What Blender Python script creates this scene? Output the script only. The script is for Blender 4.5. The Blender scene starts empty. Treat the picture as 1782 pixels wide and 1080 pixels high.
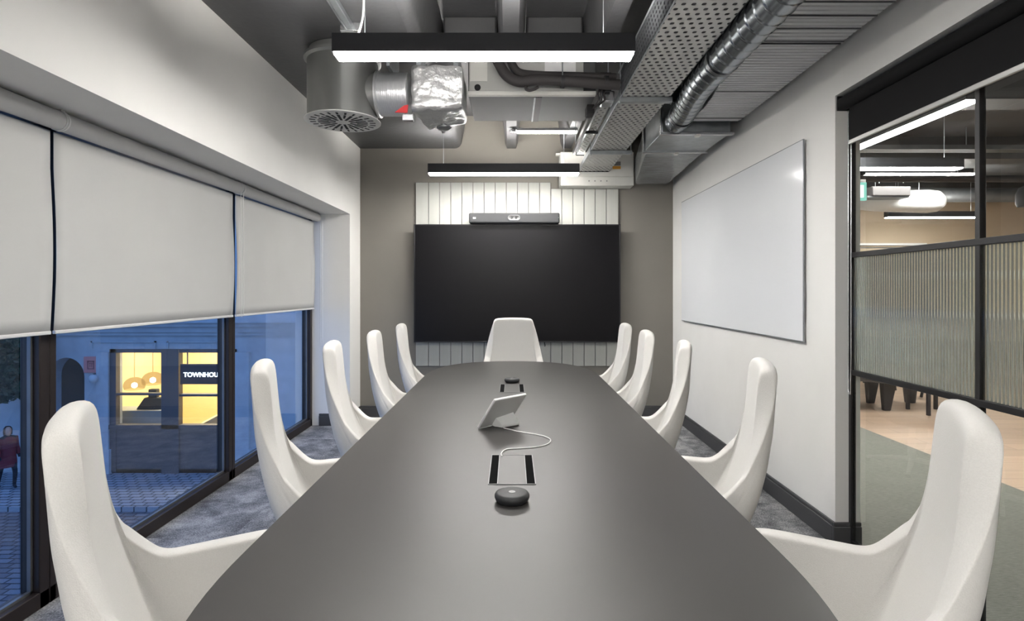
import bpy, bmesh, math, random
from mathutils import Vector, Matrix
random.seed(7)
SC = bpy.context.scene
COL = SC.collection
PI = math.pi
CAMZ = 1.32
F = 980.0                       # focal length in pixels of the 1782 px wide frame

def X(px, Y): return (px - 891.0) * Y / F
def Z(py, Y): return CAMZ - (py - 505.0) * Y / F

# ------------------------------------------------------------------ materials
def lin(c):
    def f(v):
        v /= 255.0
        return v / 12.92 if v <= 0.04045 else ((v + 0.055) / 1.055) ** 2.4
    return (f(c[0]), f(c[1]), f(c[2]), 1.0)

class NT:
    def __init__(self, name):
        self.m = bpy.data.materials.new(name); self.m.use_nodes = True
        self.t = self.m.node_tree; self.t.nodes.clear()
        self.out = self.n('ShaderNodeOutputMaterial')
    def n(self, typ, **kw):
        nd = self.t.nodes.new(typ)
        for k, v in kw.items():
            if k.startswith('i_'): nd.inputs[k[2:].replace('_', ' ')].default_value = v
            else: setattr(nd, k, v)
        return nd
    def l(self, a, ao, b, bi): self.t.links.new(a.outputs[ao], b.inputs[bi])
    def math(self, op, a, b=None, c=None):
        nd = self.n('ShaderNodeMath', operation=op)
        for i, v in enumerate((a, b, c)):
            if v is None: continue
            if isinstance(v, tuple): self.l(v[0], v[1], nd, i)
            else: nd.inputs[i].default_value = v
        return (nd, 0)

def pbr(name, col, rough=0.5, metal=0.0, spec=0.5, var=0.0, vscale=8.0, bump=0.0, bscale=200.0, col2=None,
        stretch=None, detail=4.0, emis=None, estr=0.0, sheen=0.0, coat=0.0):
    N = NT(name); b = N.n('ShaderNodeBsdfPrincipled')
    c = lin(col)
    b.inputs['Base Color'].default_value = c
    b.inputs['Roughness'].default_value = rough
    b.inputs['Metallic'].default_value = metal
    b.inputs['Specular IOR Level'].default_value = spec
    if sheen: b.inputs['Sheen Weight'].default_value = sheen
    if coat: b.inputs['Coat Weight'].default_value = coat
    tc = N.n('ShaderNodeTexCoord'); mp = N.n('ShaderNodeMapping')
    N.l(tc, 'Object', mp, 'Vector')
    if stretch: mp.inputs['Scale'].default_value = stretch
    if var or col2:
        nz = N.n('ShaderNodeTexNoise'); nz.inputs['Scale'].default_value = vscale; nz.inputs['Detail'].default_value = detail
        N.l(mp, 'Vector', nz, 'Vector')
        cr = N.n('ShaderNodeValToRGB')
        if col2: a, d = c, lin(col2)
        else:
            a = tuple(max(0, v * (1 - var)) for v in c[:3]) + (1,); d = tuple(min(1, v * (1 + var)) for v in c[:3]) + (1,)
        cr.color_ramp.elements[0].color = a; cr.color_ramp.elements[1].color = d
        cr.color_ramp.elements[0].position = 0.3; cr.color_ramp.elements[1].position = 0.7
        N.l(nz, 'Fac', cr, 'Fac'); N.l(cr, 'Color', b, 'Base Color')
    if bump:
        nb = N.n('ShaderNodeTexNoise'); nb.inputs['Scale'].default_value = bscale; nb.inputs['Detail'].default_value = 3.0
        N.l(mp, 'Vector', nb, 'Vector')
        bp = N.n('ShaderNodeBump'); bp.inputs['Strength'].default_value = bump; bp.inputs['Distance'].default_value = 0.01
        N.l(nb, 'Fac', bp, 'Height'); N.l(bp, 'Normal', b, 'Normal')
    if emis:
        b.inputs['Emission Color'].default_value = lin(emis); b.inputs['Emission Strength'].default_value = estr
    N.l(b, 'BSDF', N.out, 'Surface')
    return N.m

def emit(name, col, s):
    N = NT(name); e = N.n('ShaderNodeEmission'); e.inputs['Color'].default_value = lin(col); e.inputs['Strength'].default_value = s
    N.l(e, 'Emission', N.out, 'Surface'); return N.m

def clear_glass(name, tint=(255, 255, 255), ior=1.45, rough=0.0):
    N = NT(name)
    tr = N.n('ShaderNodeBsdfTransparent'); tr.inputs['Color'].default_value = lin(tint)
    gl = N.n('ShaderNodeBsdfGlossy'); gl.inputs['Roughness'].default_value = rough
    fr = N.n('ShaderNodeFresnel'); fr.inputs['IOR'].default_value = ior
    mx = N.n('ShaderNodeMixShader')
    ge = N.n('ShaderNodeNewGeometry')
    fac = N.math('MULTIPLY', (fr, 'Fac'), N.math('SUBTRACT', 1.0, (ge, 'Backfacing')))
    N.l(fac[0], 0, mx, 'Fac'); N.l(tr, 'BSDF', mx, 1); N.l(gl, 'BSDF', mx, 2)
    N.l(mx, 'Shader', N.out, 'Surface'); return N.m

def carpet_mat(name, c1, c2, c3, tile=0.5):
    N = NT(name); b = N.n('ShaderNodeBsdfPrincipled'); b.inputs['Roughness'].default_value = 0.95
    b.inputs['Specular IOR Level'].default_value = 0.1
    tc = N.n('ShaderNodeTexCoord')
    fl = N.n('ShaderNodeVectorMath', operation='SNAP'); fl.inputs[1].default_value = (tile, tile, 10)
    N.l(tc, 'Object', fl, 0)
    wn = N.n('ShaderNodeTexWhiteNoise'); N.l(fl, 'Vector', wn, 'Vector')
    ad = N.n('ShaderNodeVectorMath', operation='MULTIPLY_ADD'); ad.inputs[1].default_value = (1.7, 1.7, 1.7)
    N.l(wn, 'Color', ad, 0); N.l(tc, 'Object', ad, 2)
    n1 = N.n('ShaderNodeTexNoise'); n1.inputs['Scale'].default_value = 4.5; n1.inputs['Detail'].default_value = 9; n1.inputs['Roughness'].default_value = 0.72
    N.l(ad, 'Vector', n1, 'Vector')
    cr = N.n('ShaderNodeValToRGB'); e = cr.color_ramp.elements
    e[0].position = 0.34; e[0].color = lin(c1); e[1].position = 0.68; e[1].color = lin(c3)
    m = cr.color_ramp.elements.new(0.5); m.color = lin(c2)
    n2 = N.n('ShaderNodeTexNoise'); n2.inputs['Scale'].default_value = 130; n2.inputs['Detail'].default_value = 2
    N.l(tc, 'Object', n2, 'Vector')
    s = N.math('MULTIPLY_ADD', (n2, 'Fac'), 0.55, -0.27)
    s2 = N.math('ADD', (n1, 'Fac'), s)
    N.l(s2[0], s2[1], cr, 'Fac'); N.l(cr, 'Color', b, 'Base Color')
    bp = N.n('ShaderNodeBump'); bp.inputs['Strength'].default_value = 0.6; bp.inputs['Distance'].default_value = 0.004
    N.l(n2, 'Fac', bp, 'Height'); N.l(bp, 'Normal', b, 'Normal')
    N.l(b, 'BSDF', N.out, 'Surface'); return N.m

def plank_mat(name, c1, c2, w=0.18, ln=1.2):
    N = NT(name); b = N.n('ShaderNodeBsdfPrincipled'); b.inputs['Roughness'].default_value = 0.35
    tc = N.n('ShaderNodeTexCoord')
    br = N.n('ShaderNodeTexBrick'); br.inputs['Color1'].default_value = lin(c1); br.inputs['Color2'].default_value = lin(c2)
    br.inputs['Mortar'].default_value = lin(tuple(int(v * 0.6) for v in c1)); br.inputs['Scale'].default_value = 1.0
    br.inputs['Mortar Size'].default_value = 0.002; br.inputs['Brick Width'].default_value = ln; br.inputs['Row Height'].default_value = w
    N.l(tc, 'Object', br, 'Vector')
    mp = N.n('ShaderNodeMapping'); mp.inputs['Scale'].default_value = (1.2, 14, 1); N.l(tc, 'Object', mp, 'Vector')
    nz = N.n('ShaderNodeTexNoise'); nz.inputs['Scale'].default_value = 2.0; nz.inputs['Detail'].default_value = 6; N.l(mp, 'Vector', nz, 'Vector')
    mx = N.n('ShaderNodeMix', data_type='RGBA', blend_type='MULTIPLY'); mx.inputs['Factor'].default_value = 0.5
    cr = N.n('ShaderNodeValToRGB'); cr.color_ramp.elements[0].color = (0.5, 0.45, 0.4, 1); cr.color_ramp.elements[1].color = (1.1, 1.08, 1.05, 1)
    N.l(nz, 'Fac', cr, 'Fac'); N.l(br, 'Color', mx, 6); N.l(cr, 'Color', mx, 7); N.l(mx, 2, b, 'Base Color')
    N.l(b, 'BSDF', N.out, 'Surface'); return N.m

def perf_mat(name, col, px, py, ax, ay, rough=0.4, metal=0.8):
    """galvanised sheet with staggered slots cut through; ax, ay: axes of the sheet in object space"""
    N = NT(name); b = N.n('ShaderNodeBsdfPrincipled'); b.inputs['Base Color'].default_value = lin(col)
    b.inputs['Roughness'].default_value = rough; b.inputs['Metallic'].default_value = metal
    tc = N.n('ShaderNodeTexCoord'); sp = N.n('ShaderNodeSeparateXYZ'); N.l(tc, 'Object', sp, 'Vector')
    v = N.math('DIVIDE', (sp, ay), py); row = N.math('FLOOR', v)
    half = N.math('MULTIPLY', N.math('MODULO', row, 2.0), 0.5)
    u = N.math('ADD', N.math('DIVIDE', (sp, ax), px), half)
    fu = N.math('ABSOLUTE', N.math('SUBTRACT', N.math('FRACT', u), 0.5))
    fv = N.math('ABSOLUTE', N.math('SUBTRACT', N.math('FRACT', v), 0.5))
    a = N.math('POWER', N.math('DIVIDE', fu, 0.23), 3.0); c = N.math('POWER', N.math('DIVIDE', fv, 0.27), 3.0)
    hole = N.math('LESS_THAN', N.math('ADD', a, c), 1.0)
    tr = N.n('ShaderNodeBsdfTransparent'); mx = N.n('ShaderNodeMixShader')
    N.l(hole[0], 0, mx, 'Fac'); N.l(b, 'BSDF', mx, 1); N.l(tr, 'BSDF', mx, 2); N.l(mx, 'Shader', N.out, 'Surface')
    return N.m

def fluted_glass(name):
    N = NT(name)
    g = N.n('ShaderNodeBsdfGlass'); g.inputs['Roughness'].default_value = 0.02; g.inputs['IOR'].default_value = 1.45
    g.inputs['Color'].default_value = (0.93, 0.97, 0.94, 1)
    t = N.n('ShaderNodeBsdfTranslucent'); t.inputs['Color'].default_value = (0.86, 0.88, 0.85, 1)
    mx = N.n('ShaderNodeMixShader'); mx.inputs['Fac'].default_value = 0.13
    N.l(g, 'BSDF', mx, 1); N.l(t, 'BSDF', mx, 2); N.l(mx, 'Shader', N.out, 'Surface'); return N.m

def cobble_mat(name, c1, c2):
    N = NT(name); b = N.n('ShaderNodeBsdfPrincipled'); b.inputs['Roughness'].default_value = 0.55
    tc = N.n('ShaderNodeTexCoord')
    br = N.n('ShaderNodeTexBrick'); br.inputs['Scale'].default_value = 1; br.inputs['Brick Width'].default_value = 0.32; br.inputs['Row Height'].default_value = 0.2
    br.inputs['Mortar Size'].default_value = 0.02; br.inputs['Color1'].default_value = lin(c1); br.inputs['Color2'].default_value = lin(c2)
    br.inputs['Mortar'].default_value = lin(tuple(int(v * 0.45) for v in c1)); N.l(tc, 'Object', br, 'Vector'); N.l(br, 'Color', b, 'Base Color')
    bp = N.n('ShaderNodeBump'); bp.inputs['Distance'].default_value = 0.03; N.l(br, 'Fac', bp, 'Height'); bp.invert = True; N.l(bp, 'Normal', b, 'Normal')
    N.l(b, 'BSDF', N.out, 'Surface'); return N.m

M = {}
M['white_wall'] = pbr('white_paint', (236, 235, 232), 0.7, var=0.02, vscale=3, bump=0.03, bscale=90)
M['taupe'] = pbr('taupe_paint', (123, 119, 112), 0.75, var=0.03, vscale=3, bump=0.03, bscale=90)
M['soffit'] = pbr('soffit_paint', (205, 205, 203), 0.75)
M['ceiling'] = pbr('dark_painted_slab', (84, 84, 86), 0.38, metal=0.35, var=0.12, vscale=2.5, bump=0.12, bscale=25)
M['skirting'] = pbr('dark_grey_skirting', (70, 70, 72), 0.5)
M['carpet'] = carpet_mat('mottled_grey_carpet', (78, 79, 83), (122, 123, 126), (172, 172, 173))
M['carpet2'] = pbr('olive_grey_carpet', (122, 122, 115), 0.95, spec=0.1, var=0.22, vscale=40, stretch=(0.7, 6, 1), bump=0.4, bscale=150)
M['oak'] = plank_mat('pale_oak_planks', (196, 172, 150), (176, 152, 132))
M['table'] = pbr('anthracite_laminate', (56, 54, 53), 0.40, spec=0.5, bump=0.02, bscale=600)
M['table_edge'] = pbr('anthracite_edge', (52, 51, 51), 0.5)
M['fabric'] = pbr('white_wool_fabric', (208, 206, 202), 0.9, spec=0.15, var=0.03, vscale=300, bump=0.18, bscale=420, sheen=0.2)
M['white_metal'] = pbr('white_powder_coat', (215, 215, 214), 0.4)
M['black_metal'] = pbr('black_powder_coat', (26, 26, 28), 0.45)
M['bronze'] = pbr('dark_bronze_frame', (44, 37, 35), 0.4, metal=0.3)
M['lamp_body'] = pbr('dark_lamp_housing', (48, 49, 52), 0.45, metal=0.3)
M['lamp_on'] = emit('lamp_diffuser', (255, 252, 248), 60.0)
M['lamp_up'] = emit('lamp_uplight', (255, 251, 245), 58.0)
M['cable_white'] = pbr('white_cable', (220, 220, 218), 0.5)
M['cable_grey'] = pbr('grey_cable', (120, 120, 120), 0.5)
M['steel'] = pbr('galvanised_steel', (168, 173, 176), 0.34, metal=0.85, var=0.12, vscale=14, bump=0.02, bscale=40)
M['steel_dark'] = pbr('dull_steel', (112, 114, 116), 0.4, metal=0.7, var=0.1, vscale=10)
M['spiral'] = pbr('spiral_steel', (138, 143, 147), 0.26, metal=0.9, var=0.1, vscale=10)
M['drum'] = pbr('brushed_drum', (150, 151, 149), 0.36, metal=0.75, var=0.04, vscale=6, stretch=(1, 1, .2))
M['face'] = pbr('diffuser_face', (200, 200, 197), 0.5)
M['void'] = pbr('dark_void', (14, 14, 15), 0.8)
M['foil'] = pbr('crinkled_foil', (222, 222, 222), 0.33, metal=0.8, bump=0.8, bscale=34, var=0.06, vscale=20)
M['foil_tube'] = pbr('foil_tube', (216, 217, 219), 0.38, metal=0.8, bump=0.35, bscale=22, stretch=(2, .7, .7))
M['ribbed'] = pbr('ribbed_duct', (206, 207, 208), 0.42, metal=0.15, var=0.04, vscale=5)
M['strap'] = pbr('dark_strap', (72, 74, 76), 0.5)
M['film'] = pbr('plastic_wrap', (150, 153, 155), 0.2, metal=0.4, bump=0.6, bscale=9, stretch=(1, 6, 4))
M['red'] = pbr('red_label', (196, 34, 40), 0.5)
M['orange'] = pbr('orange_label', (226, 160, 60), 0.5)
M['unit_white'] = pbr('unit_white', (212, 211, 205), 0.45)
M['unit_grey'] = pbr('unit_grey', (176, 176, 172), 0.45, metal=0.3)
M['unit_shaded'] = pbr('unit_shaded', (82, 83, 84), 0.5, metal=0.3)  # casing grey darkened to carry the shade under the fan coil unit
M['insul'] = pbr('pipe_insulation', (52, 49, 49), 0.75, bump=0.1, bscale=60)
M['tray_bottom'] = perf_mat('perforated_tray', (196, 196, 192), 0.043, 0.043, 'X', 'Y', rough=0.45, metal=0.6)
M['tray_side'] = perf_mat('perforated_tray_side', (98, 100, 104), 0.04, 0.03, 'Y', 'Z', metal=0.7)
M['blind'] = pbr('white_blind_cloth', (191, 191, 189), 0.85, spec=0.2, bump=0.05, bscale=500, var=0.015, vscale=4)
M['blind_tube'] = pbr('blind_tube', (188, 188, 187), 0.5)
M['black_blind'] = pbr('black_blind_cloth', (24, 24, 25), 0.85, spec=0.2)
M['alu'] = pbr('aluminium', (196, 196, 194), 0.35, metal=0.5)
M['glass'] = clear_glass('clear_glass', (250, 252, 251))
M['street_glass'] = clear_glass('street_glass', (235, 240, 245), ior=2.2)
M['fluted'] = fluted_glass('fluted_glass')
M['board'] = pbr('glass_writing_board', (228, 230, 233), 0.14, spec=0.12)
M['board_edge'] = pbr('glass_edge', (140, 146, 150), 0.2)
M['panel'] = pbr('board_panel', (168, 169, 163), 0.6, var=0.03, vscale=4, stretch=(8, 8, .6), bump=0.03, bscale=50)
M['screen'] = pbr('tv_screen', (11, 10, 13), 0.33, spec=0.22)
M['bezel'] = pbr('tv_bezel', (22, 22, 25), 0.35)
M['plastic_dark'] = pbr('dark_grey_plastic', (36, 37, 39), 0.55, bump=0.06, bscale=500)
M['plastic_white'] = pbr('white_plastic', (222, 223, 222), 0.4)
M['lens'] = pbr('camera_lens', (8, 8, 10), 0.08)
M['silver'] = pbr('silver_trim', (196, 197, 199), 0.25, metal=0.8)
M['brush'] = pbr('black_brush', (6, 6, 7), 0.9, spec=0.05)
M['grey_logo'] = pbr('grey_logo', (128, 128, 130), 0.4)
M['logo_white'] = pbr('white_logo', (225, 225, 225), 0.4)
# office beyond the partition
M['beige'] = pbr('beige_paint', (184, 166, 143), 0.7)
M['office_ceiling'] = pbr('charcoal_slab', (70, 70, 71), 0.5, metal=0.2)
M['dark_wood'] = pbr('dark_furniture', (46, 45, 48), 0.5)
M['exit_green'] = emit('exit_green', (160, 235, 216), 0.42)
M['exit_white'] = emit('exit_white', (240, 255, 250), 0.8)
# street
M['stone'] = pbr('pale_stone', (188, 190, 192), 0.8, var=0.1, vscale=3, bump=0.1, bscale=20)
M['shopfront'] = pbr('dark_shopfront_paint', (88, 84, 84), 0.5)
M['cream'] = pbr('cream_shop_wall', (238, 214, 160), 0.8)
def globe_mat():
    N = NT('woven_globe'); tr = N.n('ShaderNodeBsdfTransparent'); d = N.n('ShaderNodeEmission'); d.inputs['Color'].default_value = lin((255, 190, 104)); d.inputs['Strength'].default_value = .42
    mx = N.n('ShaderNodeMixShader'); mx.inputs['Fac'].default_value = .5
    N.l(tr, 'BSDF', mx, 1); N.l(d, 'Emission', mx, 2); N.l(mx, 'Shader', N.out, 'Surface'); return N.m
M['warm_globe'] = globe_mat()
M['warm_bulb'] = emit('warm_bulb', (255, 226, 170), 14.0)
M['sign_letters'] = emit('sign_letters', (235, 245, 255), 2.0)
M['sign_board'] = pbr('sign_board', (44, 50, 58), 0.5)
M['pink'] = pbr('pink_plaque', (226, 138, 130), 0.6)
M['pink_dark'] = pbr('pink_plaque_print', (150, 74, 80), 0.6)
M['cobble'] = cobble_mat('street_setts', (92, 96, 104), (120, 124, 132))
M['flag'] = cobble_mat('paving_flags', (150, 154, 160), (170, 174, 180))
M['leaf'] = pbr('dark_leaves', (36, 66, 44), 0.7, var=0.4, vscale=6)
M['bark'] = pbr('bark', (60, 50, 42), 0.9)
M['skin'] = pbr('skin', (205, 160, 136), 0.6)
M['coat'] = pbr('red_coat', (118, 44, 54), 0.85)
M['trousers'] = pbr('dark_trousers', (30, 31, 40), 0.8)
M['hair'] = pbr('dark_hair', (34, 24, 20), 0.6)
M['counter'] = pbr('counter_front', (176, 178, 176), 0.6)
M['goods'] = pbr('dark_goods', (46, 48, 46), 0.6)

# ------------------------------------------------------------------ mesh builder
class MB:
    def __init__(self): self.v = []; self.f = []
    def add(self, vs, fs):
        b = len(self.v); self.v += [Vector(p) for p in vs]; self.f += [tuple(i + b for i in f) for f in fs]; return self
    def box(self, x0, x1, y0, y1, z0, z1):
        x0, x1 = min(x0, x1), max(x0, x1); y0, y1 = min(y0, y1), max(y0, y1); z0, z1 = min(z0, z1), max(z0, z1)
        v = [(x0, y0, z0), (x1, y0, z0), (x1, y1, z0), (x0, y1, z0), (x0, y0, z1), (x1, y0, z1), (x1, y1, z1), (x0, y1, z1)]
        return self.add(v, [(0, 3, 2, 1), (4, 5, 6, 7), (0, 1, 5, 4), (1, 2, 6, 5), (2, 3, 7, 6), (3, 0, 4, 7)])
    def hexa(self, v):   # eight corners, bottom ring then top ring
        return self.add(v, [(0, 3, 2, 1), (4, 5, 6, 7), (0, 1, 5, 4), (1, 2, 6, 5), (2, 3, 7, 6), (3, 0, 4, 7)])
    def prism(self, pts, axis, a0, a1):
        """closed profile pts in the two other axes, extruded along axis (0 x, 1 y, 2 z)"""
        n = len(pts)
        def mk(p, a):
            if axis == 0: return (a, p[0], p[1])
            if axis == 1: return (p[0], a, p[1])
            return (p[0], p[1], a)
        v = [mk(p, a0) for p in pts] + [mk(p, a1) for p in pts]
        f = [tuple(range(n)), tuple(range(2 * n - 1, n - 1, -1))]
        f += [(i, i + n, (i + 1) % n + n, (i + 1) % n) for i in range(n)]
        return self.add(v, f)
    def tube(self, path, r, n=12, cap=True, ry=None):
        path = [Vector(p) for p in path]; rings = []; up = None
        for i, p in enumerate(path):
            if i == 0: t = path[1] - p
            elif i == len(path) - 1: t = p - path[i - 1]
            else: t = (path[i + 1] - p).normalized() + (p - path[i - 1]).normalized()
            t = t.normalized()
            if up is None: up = Vector((0, 0, 1)) if abs(t.z) < 0.9 else Vector((1, 0, 0))
            s = t.cross(up).normalized(); up = s.cross(t).normalized()
            rr = r[i] if isinstance(r, (list, tuple)) else r
            rings.append([p + (s * math.cos(2 * PI * k / n) + up * math.sin(2 * PI * k / n)) * rr for k in range(n)])
        v = [q for ring in rings for q in ring]; f = []
        for i in range(len(rings) - 1):
            for k in range(n):
                a = i * n + k; b = i * n + (k + 1) % n
                f.append((a, b, b + n, a + n))
        if cap: f += [tuple(range(n - 1, -1, -1)), tuple(range(len(v) - n, len(v)))]
        return self.add(v, f)
    def lathe(self, prof, n=32, c=(0, 0, 0), axis='z', cap=True, a0=0.0, a1=2 * PI):
        v = []; full = abs(a1 - a0 - 2 * PI) < 1e-6; m = n if full else n + 1
        for r, h in prof:
            for k in range(m):
                a = a0 + (a1 - a0) * k / n
                p = (r * math.cos(a), r * math.sin(a), h)
                if axis == 'y': p = (p[0], h, p[1])
                if axis == 'x': p = (h, p[0], p[1])
                v.append((p[0] + c[0], p[1] + c[1], p[2] + c[2]))
        f = []
        for i in range(len(prof) - 1):
            for k in range(n if full else n):
                a = i * m + k; b = i * m + (k + 1) % m
                f.append((a, b, b + m, a + m))
        if cap and full:
            f += [tuple(range(m - 1, -1, -1)), tuple(range(len(v) - m, len(v)))]
        return self.add(v, f)
    def slab(self, outline, z0, z1, edge=0.0):
        """closed XY outline lifted from z0 to z1, its underside drawn in by edge"""
        n = len(outline)
        cx = sum(p[0] for p in outline) / n; cy = sum(p[1] for p in outline) / n
        def ins(p, d):
            q = Vector((p[0] - cx, p[1] - cy)); L = q.length
            return (cx + q.x * (1 - d / L), cy + q.y * (1 - d / L))
        rings = [[(*ins(p, edge), z0) for p in outline], [(p[0], p[1], z0 + (z1 - z0) * .45) for p in outline],
                 [(p[0], p[1], z1 - .002) for p in outline], [(*ins(p, .002), z1) for p in outline]]
        v = [q for r in rings for q in r]; f = []
        for i in range(len(rings) - 1):
            for k in range(n): f.append((i * n + k, i * n + (k + 1) % n, (i + 1) * n + (k + 1) % n, (i + 1) * n + k))
        f += [tuple(range(n - 1, -1, -1)), tuple(range(len(v) - n, len(v)))]
        return self.add(v, f)
    def build(self, name, mat, parent=None, loc=None, bevel=0.0, seg=2, smooth=30, sub=0, solid=0.0):
        """parts: vertices are given in world space and re-based on the parent thing; things: re-based on loc"""
        me = bpy.data.meshes.new(name)
        o0 = Vector(root_loc(parent)) if parent else Vector(loc or (0, 0, 0))
        me.from_pydata([p - o0 for p in self.v], [], self.f)
        bm = bmesh.new(); bm.from_mesh(me); bmesh.ops.recalc_face_normals(bm, faces=bm.faces); bm.to_mesh(me); bm.free()
        me.materials.append(M[mat] if isinstance(mat, str) else mat)
        if smooth:
            for p in me.polygons: p.use_smooth = True
            if smooth < 180: me.set_sharp_from_angle(angle=math.radians(smooth))
        o = bpy.data.objects.new(name, me); COL.objects.link(o)
        if parent: o.parent = parent
        else: o.location = o0
        if solid:
            m = o.modifiers.new('s', 'SOLIDIFY'); m.thickness = solid; m.offset = 0
        if bevel:
            m = o.modifiers.new('b', 'BEVEL'); m.width = bevel; m.segments = seg; m.limit_method = 'ANGLE'; m.angle_limit = math.radians(40)
        if sub:
            m = o.modifiers.new('u', 'SUBSURF'); m.levels = sub; m.render_levels = sub
        return o

def root_loc(o):
    while o.parent: o = o.parent
    return o.location

def tag(o, label, cat, group=None, kind=None):
    o['label'] = label; o['category'] = cat
    if group: o['group'] = group
    if kind: o['kind'] = kind
    return o

def thing(name, label, cat, loc, group=None, kind=None):
    o = bpy.data.objects.new(name, None); COL.objects.link(o); o.location = loc; o.empty_display_size = 0.1
    return tag(o, label, cat, group, kind)

def kids(o): return [c for c in bpy.data.objects if c.parent == o]
def copy_tree(o, parent=None):
    c = o.copy(); COL.objects.link(c)
    if parent: c.parent = parent
    for k in kids(o): copy_tree(k, c)
    return c

def struct(mb, name, mat, label, cat, **kw):
    o = mb.build(name, mat, **kw); return tag(o, label, cat, None, 'structure')

# ------------------------------------------------------------------ camera
cam = bpy.data.cameras.new('camera'); co = bpy.data.objects.new('camera', cam); COL.objects.link(co)
co.location = (0, 0, CAMZ); co.rotation_euler = (PI / 2, 0, 0)
cam.sensor_width = 36; cam.lens = F / 1782 * 36; cam.shift_y = -35 / 1782; cam.clip_start = 0.02; cam.clip_end = 200
SC.camera = co

# ------------------------------------------------------------------ room shell
XL, XR, YB, YF, ZC, ZT = -1.585, 1.68, 5.88, -1.5, 2.80, 3.30
XW = -1.944                       # window plane
YW = 5.505                        # far end of the window recess
ZS = 2.067                        # recess soffit
struct(MB().box(-2.12, 1.78, YF, YB, -0.15, 0), 'floor', 'carpet', 'mottled grey carpet tile floor of the meeting room', 'floor')
w = MB()
w.box(-2.12, XL, 0.82, YW, ZS, ZT); w.box(-2.12, XL, YW, YB + .12, 0, ZT); w.box(-2.12, XL, YF, 0.82, 0, ZT)
struct(w, 'wall_left', 'white_wall', 'white wall with the long window recess', 'wall')
struct(MB().box(XL, XR + .13, YB, YB + .12, 0, ZT), 'wall_back', 'taupe', 'taupe wall behind the television', 'wall')
YG = 2.927                        # wall end / first post of the glass partition
XG = 1.753
w = MB().box(XR, XR + .13, YG, YB, 0, ZT); w.box(XR, XR + .13, YF, YG, 2.33, ZT); w.box(XR, XR + .13, YF, 0.5, 0, 2.33); w.box(XR, XR + .13, YB + .12, 9.5, 0, ZT)
struct(w, 'wall_right', 'white_wall', 'white wall carrying the glass writing board', 'wall')
struct(MB().box(-2.12, XR + .13, YF - .1, YF, 0, ZT), 'wall_rear', 'white_wall', 'white wall at the table end opposite the television', 'wall')

# ribbed slab, one profile run along the room
def ribbed_profile():
    low = []
    def rib(c, hb=.045, ht=.095):   # a rib seen from below: down one flank, across, up the other
        return [(c - ht, 3.14), (c - hb - .02, 2.86), (c - hb, 2.80), (c + hb, 2.80), (c + hb + .02, 2.86), (c + ht, 3.14)]
    pts = [(-2.12, 2.80), (-0.60, 2.80)]
    for k in range(6):
        a = -PI / 2 + k * (PI / 2 - .25) / 5
        pts.append((-0.60 + .075 * math.cos(a), 2.875 + .075 * math.sin(a)))
    pts.append((-.47, 3.14))
    for c in (-.005, .572, 1.15): pts += rib(c)
    pts += [(1.6, 3.14), (1.64, 2.80), (XR + .13, 2.80), (XR + .13, 3.4), (-2.12, 3.4)]
    return pts
struct(MB().prism(ribbed_profile(), 1, YF - .1, YB + .12), 'ceiling', 'ceiling', 'dark grey ribbed slab ceiling with deep troughs', 'ceiling')
# cross humps across the troughs
for c0, c1, n, lab in ((-.46, -.10, 1, 'dark rounded cross rib in the trough beside the foil wrapped box'), (.095, .475, 2, 'dark rounded cross rib in the trough above the black pipes')):
    yy = 3.75; h = MB(); pr = [(yy, 3.15), (yy + .02, 3.02), (yy + .10, 2.97), (yy + .22, 2.98), (yy + .30, 3.06), (yy + .32, 3.15)]
    h.prism(pr, 0, c0, c1)
    struct(h, 'trim_%d' % n, 'ceiling', lab, 'ceiling rib', bevel=.015)

# skirtings
def skirt(name, mb, label): return struct(mb, name, 'skirting', label, 'skirting board', bevel=.004)
b = MB().box(XR - .018, XR, YG, YB, 0, .098); b.box(XR - .013, XR, YG, YB, .098, .118); b.box(XR - .018, XR + .13, YG - .018, YG, 0, .098); b.box(XR - .013, XR + .13, YG - .013, YG, .098, .118)
skirt('baseboard_right', b, 'dark grey skirting under the glass writing board')
b = MB().box(XL, XR - .018, YB - .018, YB, 0, .098); b.box(XL, XR - .018, YB - .013, YB, .098, .118)
skirt('baseboard_back', b, 'dark grey skirting under the television wall')
b = MB().box(XW + .06, XL, YW - .018, YW, 0, .098); b.box(XW + .06, XL, YW - .013, YW, .098, .118); b.box(XL, XL + .018, YW - .018, YB - .018, 0, .098); b.box(XL, XL + .013, YW - .013, YB - .018, .098, .118)
skirt('baseboard_left', b, 'dark grey skirting on the pier at the end of the window recess')

# windows: three bays to the floor
bays = [(0.82, 2.378), (2.378, 3.936), (3.936, YW)]
wl = ['dark framed floor length window bay with the street and a passer-by beyond', 'dark framed floor length window bay facing the lit shop', 'dark framed floor length window bay beside the white pier']
for i, (y0, y1) in enumerate(bays):
    r = thing('window_%d' % (i + 1), wl[i], 'window', (XW, (y0 + y1) / 2, 0), None, 'structure')
    f = MB()
    x0, x1 = XW - .09, XW - .008
    a0 = y0 + .001; a1 = y1 - .001
    f.box(x0, x1, a0, a0 + .035, 0, ZS); f.box(x0, x1, a1 - .05, a1, 0, ZS); f.box(x0, x1, a0, a1, 0, .07); f.box(x0, x1, a0, a1, ZS - .06, ZS)
    f.build('window_frame', 'bronze', r, bevel=.004)
    g = MB().box(XW - .058, XW - .052, a0 + .035, a1 - .05, .07, ZS - .06); g.build('pane', 'street_glass', r, smooth=0)
    g = MB().box(XW - .051, XW - .036, a1 - .062, a1 - .05, .07, ZS - .06); g.box(XW - .051, XW - .036, a0 + .035, a0 + .047, .07, ZS - .06); g.box(XW - .051, XW - .036, a0 + .035, a1 - .05, .07, .082)
    g.build('glazing_bead', 'steel_dark', r)

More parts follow.
